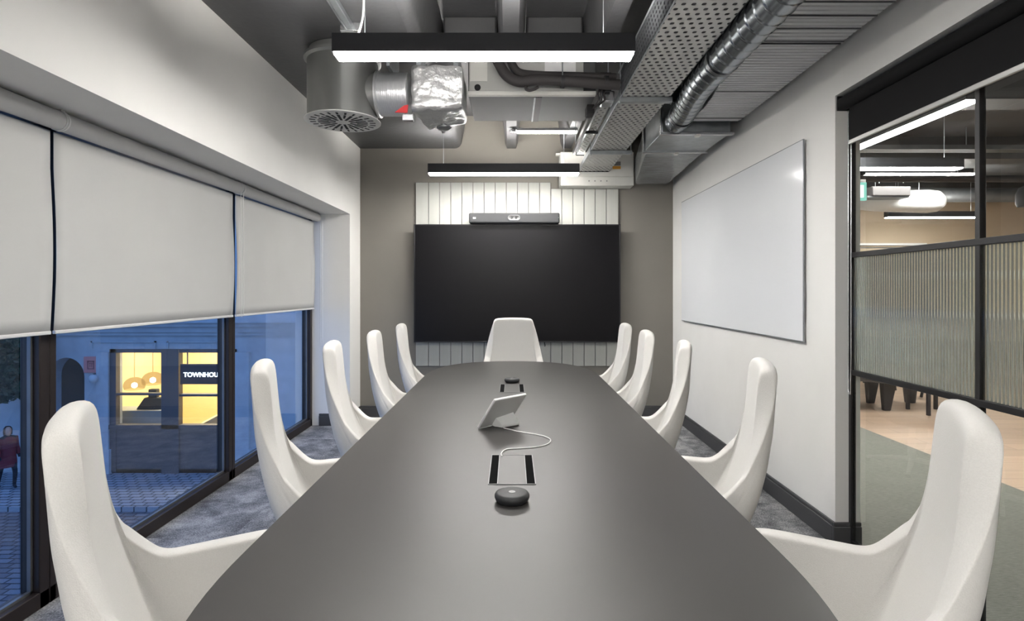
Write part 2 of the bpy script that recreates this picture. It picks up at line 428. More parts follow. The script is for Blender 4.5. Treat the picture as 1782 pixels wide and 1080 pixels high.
# roller blinds over the windows
bl = [(0.84, 2.326), (2.344, 3.846), (3.884, 5.42)]
bn = ['white roller blind hanging by the window with the passer-by', 'white roller blind in the middle of the three over the windows', 'white roller blind at the television end of the window recess']
XBL = -1.908
for i, (y0, y1) in enumerate(bl):
    r = thing('roller_blind', bn[i], 'roller blind', (XBL, (y0 + y1) / 2, ZS), 'white roller blinds over the street windows')
    MB().lathe([(.001, y0 - .006), (.040, y0 - .006), (.040, y1 + .006), (.001, y1 + .006)], 24, (XBL + .03, 0, 2.022), axis='y', cap=False).build('roller_tube', 'blind_tube', r, smooth=40)
    c = MB(); n = 26; zz = 1.152; th = .0012
    ys = [y0 + (y1 - y0) * k / n for k in range(n + 1)]
    zs = [zz + (1.98 - zz) * k / 16 for k in range(17)]
    def bow(y, z):
        e = min(y - y0, y1 - y); q = (z - zz) / (1.98 - zz)
        return .012 * math.exp(-e / .03) * math.sin(PI * min(1, q * 1.25)) if q < .8 else 0
    vv = [(XBL + bow(y, z), y, z) for z in zs for y in ys]; m = n + 1
    c.add(vv, [(a * m + k, a * m + k + 1, (a + 1) * m + k + 1, (a + 1) * m + k) for a in range(16) for k in range(n)])
    c.build('blind_cloth', 'blind', r, solid=.0015, smooth=180)
    MB().box(XBL - .007, XBL + .007, y0 + .001, y1 - .001, 1.138, 1.153).build('hem_bar', 'white_metal', r, bevel=.003)
    for yy in (y0 - .003, y1 + .003):
        k = MB().lathe([(.001, yy - .004), (.043, yy - .004), (.043, yy + .004), (.001, yy + .004)], 24, (XBL + .03, 0, 2.022), axis='y', cap=False)
        k.box(XBL + .012, XBL + .048, yy - .004, yy + .004, 2.0, ZS)
        k.build('end_bracket', 'white_metal', r)
    if i:
        yy = y1 + .03 if i == 2 else y1 + .001
        zl = .78 if i == 2 else 1.16
        xx = XBL + .062
        p = [(xx - .006, yy, 1.99)] + [(xx - .006, yy, 1.99 - (1.99 - zl) * k / 6) for k in range(1, 7)] + [(xx, yy, zl - .02), (xx + .012, yy, zl)] + [(xx + .012, yy, zl + (1.99 - zl) * k / 6) for k in range(1, 7)]
        MB().tube(p, .0022, 6).build('pull_chain', 'cable_white', r)

# glass partition to the office
posts = [YG, 2.118, 1.309, 0.5]
r = thing('window_4', 'black framed glass partition with a fluted privacy band', 'glass partition', (XG, 1.7, 0), None, 'structure')
f = MB(); hw = .011
for i, p in enumerate(posts):
    p0 = p - (hw * 2 if i == 0 else hw); p1 = p if i == 0 else p + hw
    f.box(XG - .004, XG + .022, p0, p1, 0, 2.33)
f.box(XG - .004, XG + .022, .5, YG, 0, .03); f.box(XG - .004, XG + .022, .5, YG, 2.29, 2.33)
f.build('partition_frame', 'black_metal', r, bevel=.002)
ZU, ZL = 1.502, 0.898
rails = MB()
for (zc) in (ZU, ZL): rails.box(XG - .006, XG + .024, .5, YG - .022, zc - .013, zc + .013)
rails.build('transom_rail', 'black_metal', r, bevel=.002)
for i in range(3):
    y1 = posts[i] - (hw * 2 if i == 0 else hw); y0 = posts[i + 1] + hw
    for (z0, z1) in ((.03, ZL - .013), (ZU + .013, 2.29)):
        MB().box(XG + .006, XG + .014, y0, y1, z0, z1).build('pane', 'glass', r, smooth=0)
    g = MB(); pitch = .0165; nn = int((y1 - y0) / pitch); pitch = (y1 - y0) / nn; pts = []
    for k in range(nn):
        for q in range(6):
            t = q / 6; pts.append((XG + .004 - .0048 * math.sin(PI * t), y0 + (k + t) * pitch))
    pts.append((XG + .004, y1)); pts += [(XG + .013, y1), (XG + .013, y0)]
    g.prism(pts, 2, ZL + .013, ZU - .013).build('fluted_panel', 'fluted', r, smooth=50)

# black roller blind on the partition
r = thing('roller_blind', 'black roller blind half rolled above the glass partition', 'roller blind', (1.70, 1.7, 2.3))
MB().lathe([(.001, .52), (.034, .52), (.034, YG - .012), (.001, YG - .012)], 24, (1.715, 0, 2.285), axis='y', cap=False).build('roller_tube', 'black_blind', r, smooth=40)
MB().box(1.7220, 1.7236, .53, YG - .052, 2.085, 2.29).build('blind_cloth', 'black_blind', r)
MB().box(1.717, 1.729, .53, YG - .052, 2.064, 2.086).build('hem_bar', 'alu', r, bevel=.003)
MB().box(1.684, 1.747, YG - .012, YG - .003, 2.25, 2.325).build('end_bracket', 'black_metal', r, bevel=.003)
xc = 1.744; p = [(xc, YG - .006, 2.27)] + [(xc, YG - .006, 2.27 - 1.47 * k / 8) for k in range(1, 9)] + [(xc, YG - .014, .785), (xc, YG - .024, .785)] + [(xc, YG - .03, .80 + 1.47 * k / 8) for k in range(1, 9)]
MB().tube(p, .0028, 6).build('pull_chain', 'silver', r)

# ------------------------------------------------------------------ meeting table
HT = .73; TW = .605
def table_outline():
    pts = []; n = 2.35; E = .80; y0, y1 = 1.28, 3.90
    N = 26
    for k in range(N + 1):
        a = PI / 2 * k / N
        pts.append((TW * math.cos(a) ** (2 / n) if k < N else 0.0, y1 + E * math.sin(a) ** (2 / n)))
    right_far = pts
    left_far = [(-x, y) for x, y in reversed(pts[:-1])]
    near_left = [(x, y0 - (y - y1)) for x, y in reversed(left_far)]
    near_right = [(-x, y) for x, y in reversed(near_left)]
    near_right = [(x, y0 - (y - y1)) for x, y in right_far][::-1]
    out = right_far + left_far + near_left + near_right[1:]
    res = []
    for p in out:
        if not res or (Vector(p) - Vector(res[-1])).length > 1e-5: res.append(p)
    if (Vector(res[0]) - Vector(res[-1])).length < 1e-5: res.pop()
    return res
tb = thing('meeting_table', 'long anthracite meeting table with rounded ends', 'table', (0, 2.59, 0))
MB().slab(table_outline(), HT - .028, HT, .018).build('tabletop', 'table', tb, smooth=35)
for yy in (1.45, 3.75):
    MB().box(-.13, .13, yy - .32, yy + .32, .02, HT - .03).build('pedestal', 'table_edge', tb, bevel=.01)
    MB().box(-.19, .19, yy - .42, yy + .42, 0, .02).build('foot_plate', 'black_metal', tb, bevel=.004)
MB().box(-.08, .08, 1.77, 3.43, .58, .66).build('cable_tray', 'black_metal', tb, bevel=.004)

def power_box(y0, y1, label):
    r = thing('power_box', label, 'power box', (0, (y0 + y1) / 2, HT), 'flush power boxes in the tabletop')
    f = MB(); xo = .073; t = .0025
    f.box(-xo, xo, y0, y0 + t, HT, HT + .0025); f.box(-xo, xo, y1 - t, y1, HT, HT + .0025); f.box(-xo, -xo + t, y0 + t, y1 - t, HT, HT + .0025); f.box(xo - t, xo, y0 + t, y1 - t, HT, HT + .0025)
    f.box(-.0455, -.0435, y0 + t, y1 - t, HT, HT + .0025); f.box(.0435, .0455, y0 + t, y1 - t, HT, HT + .0025)
    f.build('rim', 'grey_logo', r)
    MB().box(-.0435, .0435, y0 + t, y1 - t, HT, HT + .0015).build('lid', 'table', r)
    for s in (-1, 1):
        MB().box(s * .0455, s * (xo - t), y0 + t, y1 - t, HT, HT + .001).build('brush_strip', 'brush', r)
power_box(1.711, 2.015, 'flush cable box in tabletop, in front of the tablet cable')
power_box(3.255, 3.535, 'flush cable box in tabletop, at the television end')

def mic_pod(y, label):
    r = thing('microphone_pod', label, 'microphone', (0, y, HT), 'round microphone pods on the table')
    pr = [(.001, HT + .0005), (.040, HT + .0005), (.0455, HT + .006), (.049, HT + .014), (.049, HT + .019), (.0455, HT + .025), (.040, HT + .0275), (.001, HT + .0285)]
    MB().lathe(pr, 40, (0, y, 0), cap=False).build('pod_body', 'plastic_dark', r, smooth=50)
    MB().lathe([(.001, HT + .0282), (.0095, HT + .0282), (.0095, HT + .0292), (.001, HT + .0292)], 24, (0, y - .004, 0), cap=False).build('mute_button', 'grey_logo', r)
mic_pod(1.575, 'dark round microphone pod on table, with the larger cable box behind it')
mic_pod(3.615, 'dark round microphone pod on table, close to the head chair')

# tablet on its wedge stand
A = Vector((-.142, 2.40, HT + .001)); B = Vector((-.069, 2.325, HT + .135)); C = Vector((.066, 2.46, HT + .135)); D = A + C - B
r = thing('conference_tablet', 'white conference control tablet leaning on its wedge stand', 'tablet', (-.03, 2.43, HT))
nrm = (D - A).cross(B - A).normalized()
if nrm.z < 0: nrm = -nrm
th = .012
MB().hexa([A, D, D + nrm * th, A + nrm * th, B, C, C + nrm * th, B + nrm * th]).build('tablet_body', 'plastic_white', r, bevel=.004, seg=3)
e = (D - A).normalized() * .008; u = (B - A).normalized() * .008
MB().hexa([A + e + u + nrm * th, D - e + u + nrm * th, D - e + u + nrm * (th + .0012), A + e + u + nrm * (th + .0012), B + e - u + nrm * th, C - e - u + nrm * th, C - e - u + nrm * (th + .0012), B + e - u + nrm * (th + .0012)]).build('touch_screen', 'screen', r)
W_ = D - A; U_ = B - A
def pp(s, t, d=0): return A + W_ * s + U_ * t - nrm * d
out = Vector((.70, -.714, 0))
s0, s1 = .37, .88
f0 = A + W_ * s0 + out * .066 + W_ * .04; f1 = A + W_ * s1 + out * .078
f0.z = f1.z = HT + .0015
g0 = A + W_ * s0 + out * .02; g1 = A + W_ * s1 + out * .02; g0.z = g1.z = HT + .0015
k0, k1 = f0 + Vector((0, 0, .012)), f1 + Vector((0, 0, .012))
MB().add([g0, g1, f1, f0, k0, k1, pp(s0, .30, .001), pp(s1, .40, .001), pp(s0, .03, .001), pp(s1, .03, .001)],
         [(0, 1, 2, 3), (3, 2, 5, 4), (4, 5, 7, 6), (6, 7, 9, 8), (8, 9, 1, 0), (0, 3, 4, 6, 8), (1, 9, 7, 5, 2)]).build('wedge_stand', 'plastic_white', r, bevel=.003)
def tpt(px, py, h=.0025):
    Y = F * (CAMZ - HT - h) / (py - 505.0); return Vector((X(px, Y), Y, HT + h))
cps = [tpt(876, 744, .006), tpt(884, 746), tpt(905, 751), tpt(930, 755), tpt(948, 759), tpt(958, 765), tpt(953, 772), tpt(935, 777), tpt(905, 779.5), tpt(885, 780.5), tpt(876, 784), tpt(872, 790), tpt(874, 793.5, .003)]
def spline(P, n=6):
    o = []
    for i in range(len(P) - 1):
        p0 = P[max(0, i - 1)]; p1 = P[i]; p2 = P[i + 1]; p3 = P[min(len(P) - 1, i + 2)]
        for k in range(n):
            t = k / n
            o.append(0.5 * ((2 * p1) + (-p0 + p2) * t + (2 * p0 - 5 * p1 + 4 * p2 - p3) * t * t + (-p0 + 3 * p1 - 3 * p2 + p3) * t ** 3))
    o.append(P[-1]); return o
MB().tube(spline(cps), .0022, 8).build('tablet_cable', 'cable_white', r)

# ------------------------------------------------------------------ chairs
def interp(tab, x):
    if x <= tab[0][0]: return tab[0][1]
    for (a, va), (b, vb) in zip(tab, tab[1:]):
        if x <= b:
            t = (x - a) / (b - a); return va + (vb - va) * t
    return tab[-1][1]
CW = [(.33, .15), (.38, .20), (.46, .222), (.60, .234), (.67, .238), (.73, .225), (.80, .213), (.88, .206), (1.0, .200), (1.09, .193)]
CB = [(.33, -.09), (.38, -.14), (.46, -.178), (.54, -.212), (.61, -.240), (.68, -.264), (.76, -.288), (.86, -.304), (1.0, -.311), (1.09, -.318)]
CF = [(.33, .08), (.40, .15), (.50, .17), (.7, .175)]
CR = [(.33, .10), (.50, .08), (.62, .048), (.72, .040), (.85, .032), (1.09, .026)]
CK = [(.33, .0), (.6, .010), (.8, .020), (1.09, .010)]
def chair_plan(z, j, part):
    wd, xb, xf, rr, kk = (interp(t, z) for t in (CW, CB, CF, CR, CK))
    if part == 'b':
        y = j * (wd - rr); return xb + kk * (y / wd) ** 2, y
    k2 = kk * ((wd - rr) / wd) ** 2
    if part == 'c':
        a = j * PI / 2; return xb + k2 + rr * (1 - math.cos(a)), wd - rr + rr * math.sin(a)
    xs = xb + k2 + rr
    return xs + j * (xf - xs), wd
def chair_cols():
    cols = [('b', k / 5, 1.078 - .010 * (k / 5) ** 4) for k in range(6)]
    cols += [('c', k / 6, 1.068 - .325 * (k / 6) ** 1.3) for k in range(1, 7)]
    for k in range(1, 13):
        q = (k / 12) ** 1.9
        h = .652 + .091 * max(0, 1 - q / .15) ** 1.5
        if q > .8: h -= .02 * ((q - .8) / .2) ** 2
        cols.append(('a', q, h))
    return cols
def make_chair():
    r = thing('meeting_chair', 'x', 'chair', (0, 0, 0), 'white high back chairs round the table')
    half = chair_cols(); cols = [(p, j, h, -1) for p, j, h in reversed(half[1:])] + [(p, j, h, 1) for p, j, h in half]
    n = len(cols); R = 16; z0 = .345; v = []; f = []
    for i in range(R + 1):
        t = i / R
        for (p, j, h, s) in cols:
            z = z0 + (h - z0) * (t ** .9)
            x, y = chair_plan(z, j, p); v.append((x, s * y, z))
    for i in range(R):
        for k in range(n - 1): f.append((i * n + k, i * n + k + 1, (i + 1) * n + k + 1, (i + 1) * n + k))
    for k in range(n // 2):
        a, b, c, d = k, k + 1, n - 2 - k, n - 1 - k
        if b == c: f.append((a, b, d))
        elif b < c: f.append((a, b, c, d))
    sh = MB().add(v, f).build('upholstered_shell', 'fabric', r, smooth=180, solid=.056, sub=2)
    # seat pad
    def ring(sc, z):
        o = []
        for k in range(32):
            a = 2 * PI * k / 32; c, s = math.cos(a), math.sin(a)
            o.append((.00 + .185 * sc * math.copysign(abs(c) ** .5, c), .175 * sc * math.copysign(abs(s) ** .5, s), z))
        return o
    rs = [ring(.90, .385), ring(1, .40), ring(1, .445), ring(.95, .462), ring(.75, .472), ring(.3, .476)]
    vv = [q for x in rs for q in x]; ff = [(i * 32 + k, i * 32 + (k + 1) % 32, (i + 1) * 32 + (k + 1) % 32, (i + 1) * 32 + k) for i in range(5) for k in range(32)]
    ff += [tuple(range(31, -1, -1)), tuple(range(160, 192))]
    MB().add(vv, ff).build('seat_cushion', 'fabric', r, smooth=60)
    MB().lathe([(.028, .05), (.028, .22), (.022, .22), (.022, .30), (.09, .312), (.09, .325)], 20).build('pedestal_column', 'white_metal', r)
    for k in range(4):
        a = PI / 4 + k * PI / 2; c, s = math.cos(a), math.sin(a)
        lg = MB().tube([(.02 * c, .02 * s, .065), (.15 * c, .15 * s, .05), (.29 * c, .29 * s, .028)], [.02, .017, .012], 10)
        o = lg.build('leg', 'white_metal', r)
        MB().lathe([(.014, 0), (.016, .004), (.012, .02)], 12, (.28 * c, .28 * s, 0)).build('glide', 'black_metal', o)
    return r
proto = make_chair()
# (back top x, back top y, facing angle) and the label of each
TOPX = .318
chairs = [
    (-.912, 1.15, 32, 'white chair on the window side of the table, fifth counting from the television'),
    (-.862, 1.925, 20, 'white chair on the window side of the table, fourth counting from the television'),
    (-.866, 2.68, 12, 'white chair on the window side of the table, third counting from the television'),
    (-.843, 3.40, 8, 'white chair on the window side of the table, second counting from the television'),
    (-.819, 4.11, 7, 'white chair on the window side of the table, first counting from the television'),
    (.955, 1.165, 180 - 30, 'white chair on the glass board side of the table, fifth counting from the television'),
    (.884, 1.96, 180 - 18, 'white chair on the glass board side of the table, fourth counting from the television'),
    (.836, 2.70, 180 - 15, 'white chair on the glass board side of the table, third counting from the television'),
    (.832, 3.43, 180 - 7, 'white chair on the glass board side of the table, second counting from the television'),
    (.852, 4.17, 180 - 5, 'white chair on the glass board side of the table, first counting from the television'),
    (.012, 5.02, -90, 'white chair at the head of the table in front of the television'),
]
for i, (x, y, a, lab) in enumerate(chairs):
    o = proto if i == 0 else copy_tree(proto)
    a = math.radians(a); o.rotation_euler = (0, 0, a); o.location = (x + TOPX * math.cos(a), y + TOPX * math.sin(a), 0); o['label'] = lab

# ------------------------------------------------------------------ television wall
pn = thing('wall_panel', 'pale vertical board panel mounted behind the television', 'wall panel', (.053, YB - .02, .53))
PX0, PX1, PZ0, PZ1 = -1.003, 1.108, .535, 2.44
nb = 18; bw = .1155; xx = PX0
k = MB(); first = .135
edges = [PX0, PX0 + first] + [PX0 + first + bw * i for i in range(1, 20) if PX0 + first + bw * i < PX1 - .02] + [PX1]
for a, b_ in zip(edges, edges[1:]):
    k.box(a + .0028, b_ - .0028, YB - .03, YB - .012, PZ0, 2.374 if b_ > .485 and a < 1.24 else PZ1)
k.build('boards', 'panel', pn, bevel=.003)
MB().box(PX0, PX1, YB - .014, YB - .001, PZ0, PZ1 - .09).build('backing', 'skirting', pn)

tv = thing('television', 'large black television mounted on the pale board panel', 'television', (.053, 5.8, .79))
TX0, TX1, TZ0, TZ1, TY = X(720, 5.77), X(1080, 5.77), Z(595.5, 5.77), Z(390, 5.77), 5.77
MB().box(TX0 + .02, TX1 - .02, TY + .012, TY + .05, TZ0 + .02, TZ1 - .02).build('rear_housing', 'bezel', tv, bevel=.006)
f = MB(); t = .012
f.box(TX0, TX1, TY, TY + .014, TZ0, TZ0 + t); f.box(TX0, TX1, TY, TY + .014, TZ1 - t, TZ1); f.box(TX0, TX0 + t, TY, TY + .014, TZ0 + t, TZ1 - t); f.box(TX1 - t, TX1, TY, TY + .014, TZ0 + t, TZ1 - t)
f.build('bezel', 'bezel', tv, bevel=.002)
MB().box(TX0 + t, TX1 - t, TY + .003, TY + .012, TZ0 + t, TZ1 - t).build('screen', 'screen', tv)
MB().box(-.4, .5, TY + .05, YB - .0315, 1.2, 1.65).build('wall_mount', 'black_metal', tv)
MB().tube(spline([Vector((.33, TY + .03, TZ0 + .03)), Vector((.335, TY + .03, TZ0 - .01)), Vector((.34, TY + .028, TZ0 - .03)), Vector((.338, TY + .025, TZ0 - .045))]), .005, 8).build('loose_cable', 'black_metal', tv)

vb = thing('video_bar', 'dark grey conference video bar on top of the television', 'video bar', (.03, 5.73, 2.0))
VX0, VX1, VY = X(816, 5.70), X(974, 5.70), 5.70
MB().box(VX0, VX1, VY, VY + .11, Z(388, 5.70), Z(370, 5.70)).build('bar_body', 'plastic_dark', vb, bevel=.014, seg=4)
vzc = Z(378.5, 5.70)
def pill(cx, cz, hw_, hh, y0, y1, n=10):
    p = [(cx + (hw_ - hh) * s + hh * math.cos(a), cz + hh * math.sin(a)) for s, a0 in ((1, -PI / 2), (-1, PI / 2)) for a in [a0 + PI * q / n for q in range(n + 1)]]
    return MB().prism(p, 1, y0, y1)
cx = X(894.5, 5.70)
ring_ = pill(cx, vzc, .062, .027, VY - .003, VY + .002); ring_.build('lens_ring', 'grey_logo', vb)
pill(cx, vzc, .057, .022, VY - .0045, VY + .002).build('lens_window', 'lens', vb)
for s in (-1, 1):
    MB().lathe([(.001, VY - .0055), (.013, VY - .0055), (.015, VY - .003), (.001, VY - .003)], 20, (cx + s * .022, 0, vzc), axis='y', cap=False).build('camera_lens', 'plastic_dark', vb)
lx = X(825.5, 5.70)
lg = MB().box(lx - .014, lx + .002, VY - .0015, VY + .001, vzc - .012, vzc + .004); lg.box(lx + .006, lx + .014, VY - .0015, VY + .001, vzc - .012, vzc + .004)
lg.build('maker_mark', 'logo_white', vb)
MB().lathe([(.001, VY - .001), (.004, VY - .001), (.004, VY + .001), (.001, VY + .001)], 12, (X(972, 5.7), 0, vzc), axis='y', cap=False).build('status_light', 'grey_logo', vb)
MB().box(-.25, .30, VY + .04, VY + .09, TZ1 - .002, Z(388, 5.70) + .004).build('shelf_foot', 'black_metal', vb)

# glass writing board
wb = thing('glass_board', 'large frameless white glass writing board on the wall', 'whiteboard', (XR, 4.36, 1.6))
BY0, BY1 = 3.21, 5.51
MB().box(XR - .022, XR - .016, BY0, BY1, 1.03, 2.178).build('glass_sheet', 'board', wb, bevel=.001)
e = MB(); t = .004
e.box(XR - .0225, XR - .015, BY0 - .003, BY0, 1.026, 2.182); e.box(XR - .0225, XR - .015, BY0, BY1, 1.026, 1.03); e.box(XR - .0225, XR - .015, BY0, BY1, 2.178, 2.182)
e.build('polished_edge', 'board_edge', wb)
for y in (3.4, 5.3):
    for z in (1.15, 2.06): MB().lathe([(.001, XR - .016), (.02, XR - .016), (.02, XR - .0005), (.001, XR - .0005)], 14, (0, y, z), axis='x', cap=False).build('wall_mount', 'silver', wb)

# ------------------------------------------------------------------ linear pendants
def make_lamp():
    r = thing('linear_pendant', 'x', 'pendant light', (0, 0, 0), 'long black linear pendants')
    h = MB(); L = .70
    h.box(-L, L, 0, .006, .0, .085); h.box(-L, L, .094, .10, .0, .085); h.box(-L, L, .006, .094, .045, .052)
    h.box(-L, -L + .006, .006, .094, 0, .085); h.box(L - .006, L, .006, .094, 0, .085)
    h.build('housing', 'lamp_body', r)
    MB().box(-L + .006, L - .006, .006, .094, -.012, .004).build('diffuser', 'lamp_on', r, bevel=.004)
    MB().box(-L + .02, L - .02, .012, .088, .062, .066).build('uplight', 'lamp_up', r)
    return r
lamp0 = make_lamp()
def cords(root, top, xs=(-.60, .60)):
    for s in xs:
        MB().tube([root.location + Vector((s, .05, .052)), root.location + Vector((s, .05, top))], .0018, 6).build('suspension_cable', 'steel', root)
        MB().lathe([(.001, top - .022), (.012, top - .02), (.018, top)], 14, (root.location.x + s, root.location.y + .05, root.location.z), cap=False).build('ceiling_rose', 'black_metal', root)
lamp_tops = []
def put_lamp(x, y, z, lab, top, group=None, rot=0, first=False):
    o = lamp0 if first else copy_tree(lamp0)
    o.location = (x, y, z); o['label'] = lab
    if group: o['group'] = group
    lamp_tops.append((o, top)); o.rotation_euler = (0, 0, rot); return o
la = put_lamp(X(841.5, 2.595), 2.595, 2.422, 'long black lamp over the table, beside the swirl diffuser drum', 2.80, first=True)
lb = put_lamp(X(876.5, 5.19), 5.19, 2.405, 'black lamp just above the video bar and television', 2.80)
lc = put_lamp(-.13, -.3, 2.422, 'black lamp over the end of the table opposite the television', 2.80)
og = 'office pendants beyond the partition'
put_lamp(3.30, 4.98, 2.41, 'black lamp in the office, with the green exit sign behind it', 3.10, og)
put_lamp(5.22, 7.22, 2.80, 'slim lamp high in the office, above the white wrapped duct', 3.10, og)
put_lamp(6.26, 8.32, 2.405, 'black lamp in the office below the white wrapped duct', 3.10, og)
put_lamp(3.05, 4.36, 2.56, 'lamp running along the glass partition in the office', 3.10, og, PI / 2)
put_lamp(5.2, 2.6, 2.49, 'added unseen office lamp over the oak floor close to the olive carpet edge', 3.10, og)  # added out of view to light the office floor
put_lamp(7.4, 5.4, 2.49, 'added unseen office lamp over the oak floor close to the beige side wall', 3.10, og)  # another unseen lamp, added to brighten the office
for o, top in lamp_tops:
    rz = o.rotation_euler.z
    for s in (-.56, .56):
        L = top - o.location.z
        cb = MB().tube([Vector((s, .05, .052)), Vector((s, .05, L - .01))], .0022, 6)
        cb.v = [p + o.location for p in cb.v]; c = cb.build('suspension_cable', 'steel', o)
        rs = MB().lathe([(.001, L - .022), (.014, L - .02), (.020, L - .004), (.001, L - .003)], 14, (s, .05, 0), cap=False)
        rs.v = [p + o.location for p in rs.v]; rs.build('ceiling_rose', 'black_metal', o)
# white feed cable dropping to the large lamp
fc = [Vector((X(632, 2.7), 2.7, 2.795)), Vector((X(633, 2.7), 2.7, 2.74)), Vector((X(632, 2.68), 2.68, 2.64)), Vector((X(628, 2.66), 2.66, 2.57)), Vector((X(622, 2.65), 2.645, 2.51))]
cb = MB().tube(spline(fc), .005, 8); cb.build('feed_cable', 'cable_white', la)

# ------------------------------------------------------------------ services under the slab
# conduit by the lamp
cd = thing('steel_conduit', 'galvanised conduit clipped to the ceiling near the white lamp cable', 'conduit', (-.86, 2.6, 2.78))
MB().box(-.915, -.880, 1.7, 3.30, 2.765, 2.80).build('strut_channel', 'steel', cd, bevel=.004)
MB().tube([(-.93, 1.7, 2.785), (-.93, 3.22, 2.785)], .008, 10).build('tube', 'steel', cd)
for y in (2.75, 3.12): MB().box(-.95, -.845, y - .012, y + .012, 2.752, 2.8).build('saddle_clip', 'silver', cd, bevel=.003)

# swirl diffuser on its drum
dx, dy = X(597, 3.5), 3.5; dz = Z(212, 3.5)
dr = thing('swirl_diffuser', 'round metal swirl diffuser drum hanging below the ceiling', 'air diffuser', (dx, dy, 2.8))
MB().lathe([(.001, 2.795), (.2, 2.795), (.2, 2.755), (.232, 2.752), (.232, 2.735), (.213, 2.725), (.212, dz + .02), (.214, dz + .012), (.001, dz + .012)], 64, (dx, dy, 0), cap=False).build('drum', 'drum', dr, smooth=40)
MB().lathe([(.001, dz + .011), (.218, dz + .011), (.230, dz + .004), (.230, dz), (.215, dz - .003), (.001, dz - .003)], 64, (dx, dy, 0), cap=False).build('face_plate', 'face', dr, smooth=40)
sl = MB()
for i in range(24):
    a = 2 * PI * i / 24 + .1; c, s = math.cos(a), math.sin(a)
    r0, r1, hw_ = (.045, .150, .009) if i % 2 == 0 else (.085, .150, .007)
    for (ra, rb) in ((r0, r1), (.163, .198)):
        if ra > .16: hw2 = .007
        else: hw2 = hw_
        p = [(ra, -hw2 * .8), (rb, -hw2), (rb, hw2), (ra, hw2 * .8)]
        q = [(dx + u * c - v_ * s, dy + u * s + v_ * c) for u, v_ in p]
        sl.add([(x, y, dz - .0042) for x, y in q] + [(x, y, dz - .002) for x, y in q], [(0, 1, 2, 3), (7, 6, 5, 4), (0, 4, 5, 1), (1, 5, 6, 2), (2, 6, 7, 3), (3, 7, 4, 0)])
sl.build('slot_grille', 'void', dr, smooth=0)
MB().lathe([(.001, dz - .007), (.02, dz - .006), (.026, dz - .003), (.001, dz - .002)], 20, (dx, dy, 0), cap=False).build('centre_screw', 'face', dr)

MB().tube([(dx + .12, dy, 2.535), (dx + .2165, dy, 2.535)], .1285, 32).build('spigot', 'drum', dr, smooth=60)
# foil tube from the drum to the foil wrapped box
fz = 2.535
fd = thing('flexible_duct', 'foil flexible duct joining the drum to the wrapped box', 'duct', (-.72, dy, fz))
path = []; rad = []
n = 44; x0, x1 = dx + .217, X(716, 3.5) - .014
for i in range(n + 1):
    t = i / n; path.append((x0 + (x1 - x0) * t, dy + .0, fz + .0 * t)); rad.append(.130 + .0012 * math.sin(i * 2.4) + (.010 if i < 4 else 0))
MB().tube(path, rad, 32).build('foil_sleeve', 'foil_tube', fd, smooth=60)
MB().box(-.75, -.73, 3.36, 3.64, 2.66, 2.798).build('hanger_strap', 'steel', fd)
rx = X(704, 3.38)
MB().add([(rx - .055, 3.365, 2.385), (rx + .02, 3.365, 2.382), (rx + .025, 3.365, 2.43), (rx + .0, 3.365, 2.425), (rx - .055, 3.369, 2.383), (rx + .02, 3.369, 2.38), (rx + .025, 3.369, 2.43), (rx, 3.369, 2.425)],
         [(0, 1, 2, 3), (7, 6, 5, 4), (0, 4, 5, 1), (1, 5, 6, 2), (2, 6, 7, 3), (3, 7, 4, 0)]).build('damper_handle', 'red', fd)
MB().box(rx - .01, rx + .055, 3.36, 3.40, 2.335, 2.372).build('damper_quadrant', 'silver', fd, bevel=.003)
MB().box(rx + .0, rx + .012, 3.37, 3.39, 2.37, 2.42).build('damper_spindle', 'steel_dark', fd)

bx0, bx1 = X(716, 3.5), X(806, 3.5)
fb = thing('foil_wrapped_box', 'crinkled foil wrapped air box beside the fan coil unit', 'air box', ((bx0 + bx1) / 2, 3.65, 2.6))
bm_ = MB(); nx, ny, nz = 9, 8, 7; y0, y1, z0, z1 = 3.45, 3.86, Z(196, 3.45), Z(112, 3.45)
random.seed(3)
def wob(s): return (random.random() - .5) * s
def foilbox(mb, pts8, nu, nv, nw, amp):
    """box with its faces cut into a grid and its points shaken, the corners pulled in"""
    b0 = [Vector(p) for p in pts8]; cache = {}; vs = []; fs = []
    def P(i, j, k):
        key = (i, j, k)
        if key not in cache:
            u, v, w_ = i / nu, j / nv, k / nw
            q = Vector((0, 0, 0))
            for a, wa in ((0, 1 - u), (1, u)):
                for c, wc in ((0, 1 - v), (1, v)):
                    for d, wd in ((0, 1 - w_), (1, w_)):
                        q += b0[d * 4 + [0, 1, 3, 2][c * 2 + a]] * (wa * wc * wd)
            cache[key] = len(vs); vs.append(q + Vector((wob(amp), wob(amp), wob(amp))))
        return cache[key]
    for i in range(nu):
        for j in range(nv):
            for k in (0, nw): fs.append((P(i, j, k), P(i + 1, j, k), P(i + 1, j + 1, k), P(i, j + 1, k)))
    for i in range(nu):
        for k in range(nw):
            for j in (0, nv): fs.append((P(i, j, k), P(i + 1, j, k), P(i + 1, j, k + 1), P(i, j, k + 1)))
    for j in range(nv):
        for k in range(nw):
            for i in (0, nu): fs.append((P(i, j, k), P(i, j + 1, k), P(i, j + 1, k + 1), P(i, j, k + 1)))
    mb.add(vs, fs)
foilbox(bm_, [(bx0, y0 + .02, z0 + .02), (bx1 - .004, y0 + .02, z0 + .045), (bx1 - .004, y1, z0 + .05), (bx0 + .06, y1, z0), (bx0, y0, z1), (bx1, y0, z1), (bx1, y1, z1), (bx0, y1, z1)], 9, 9, 8, .016)
bm_.build('foil_wrap', 'foil', fb, smooth=80, sub=1)
MB().box(bx0 + .03, bx0 + .06, 3.5, 3.8, z1, 2.8).build('hanger_strap', 'steel', fb)
MB().box(bx1 - .06, bx1 - .03, 3.5, 3.8, z1, 2.8).build('hanger_strap', 'steel', fb)
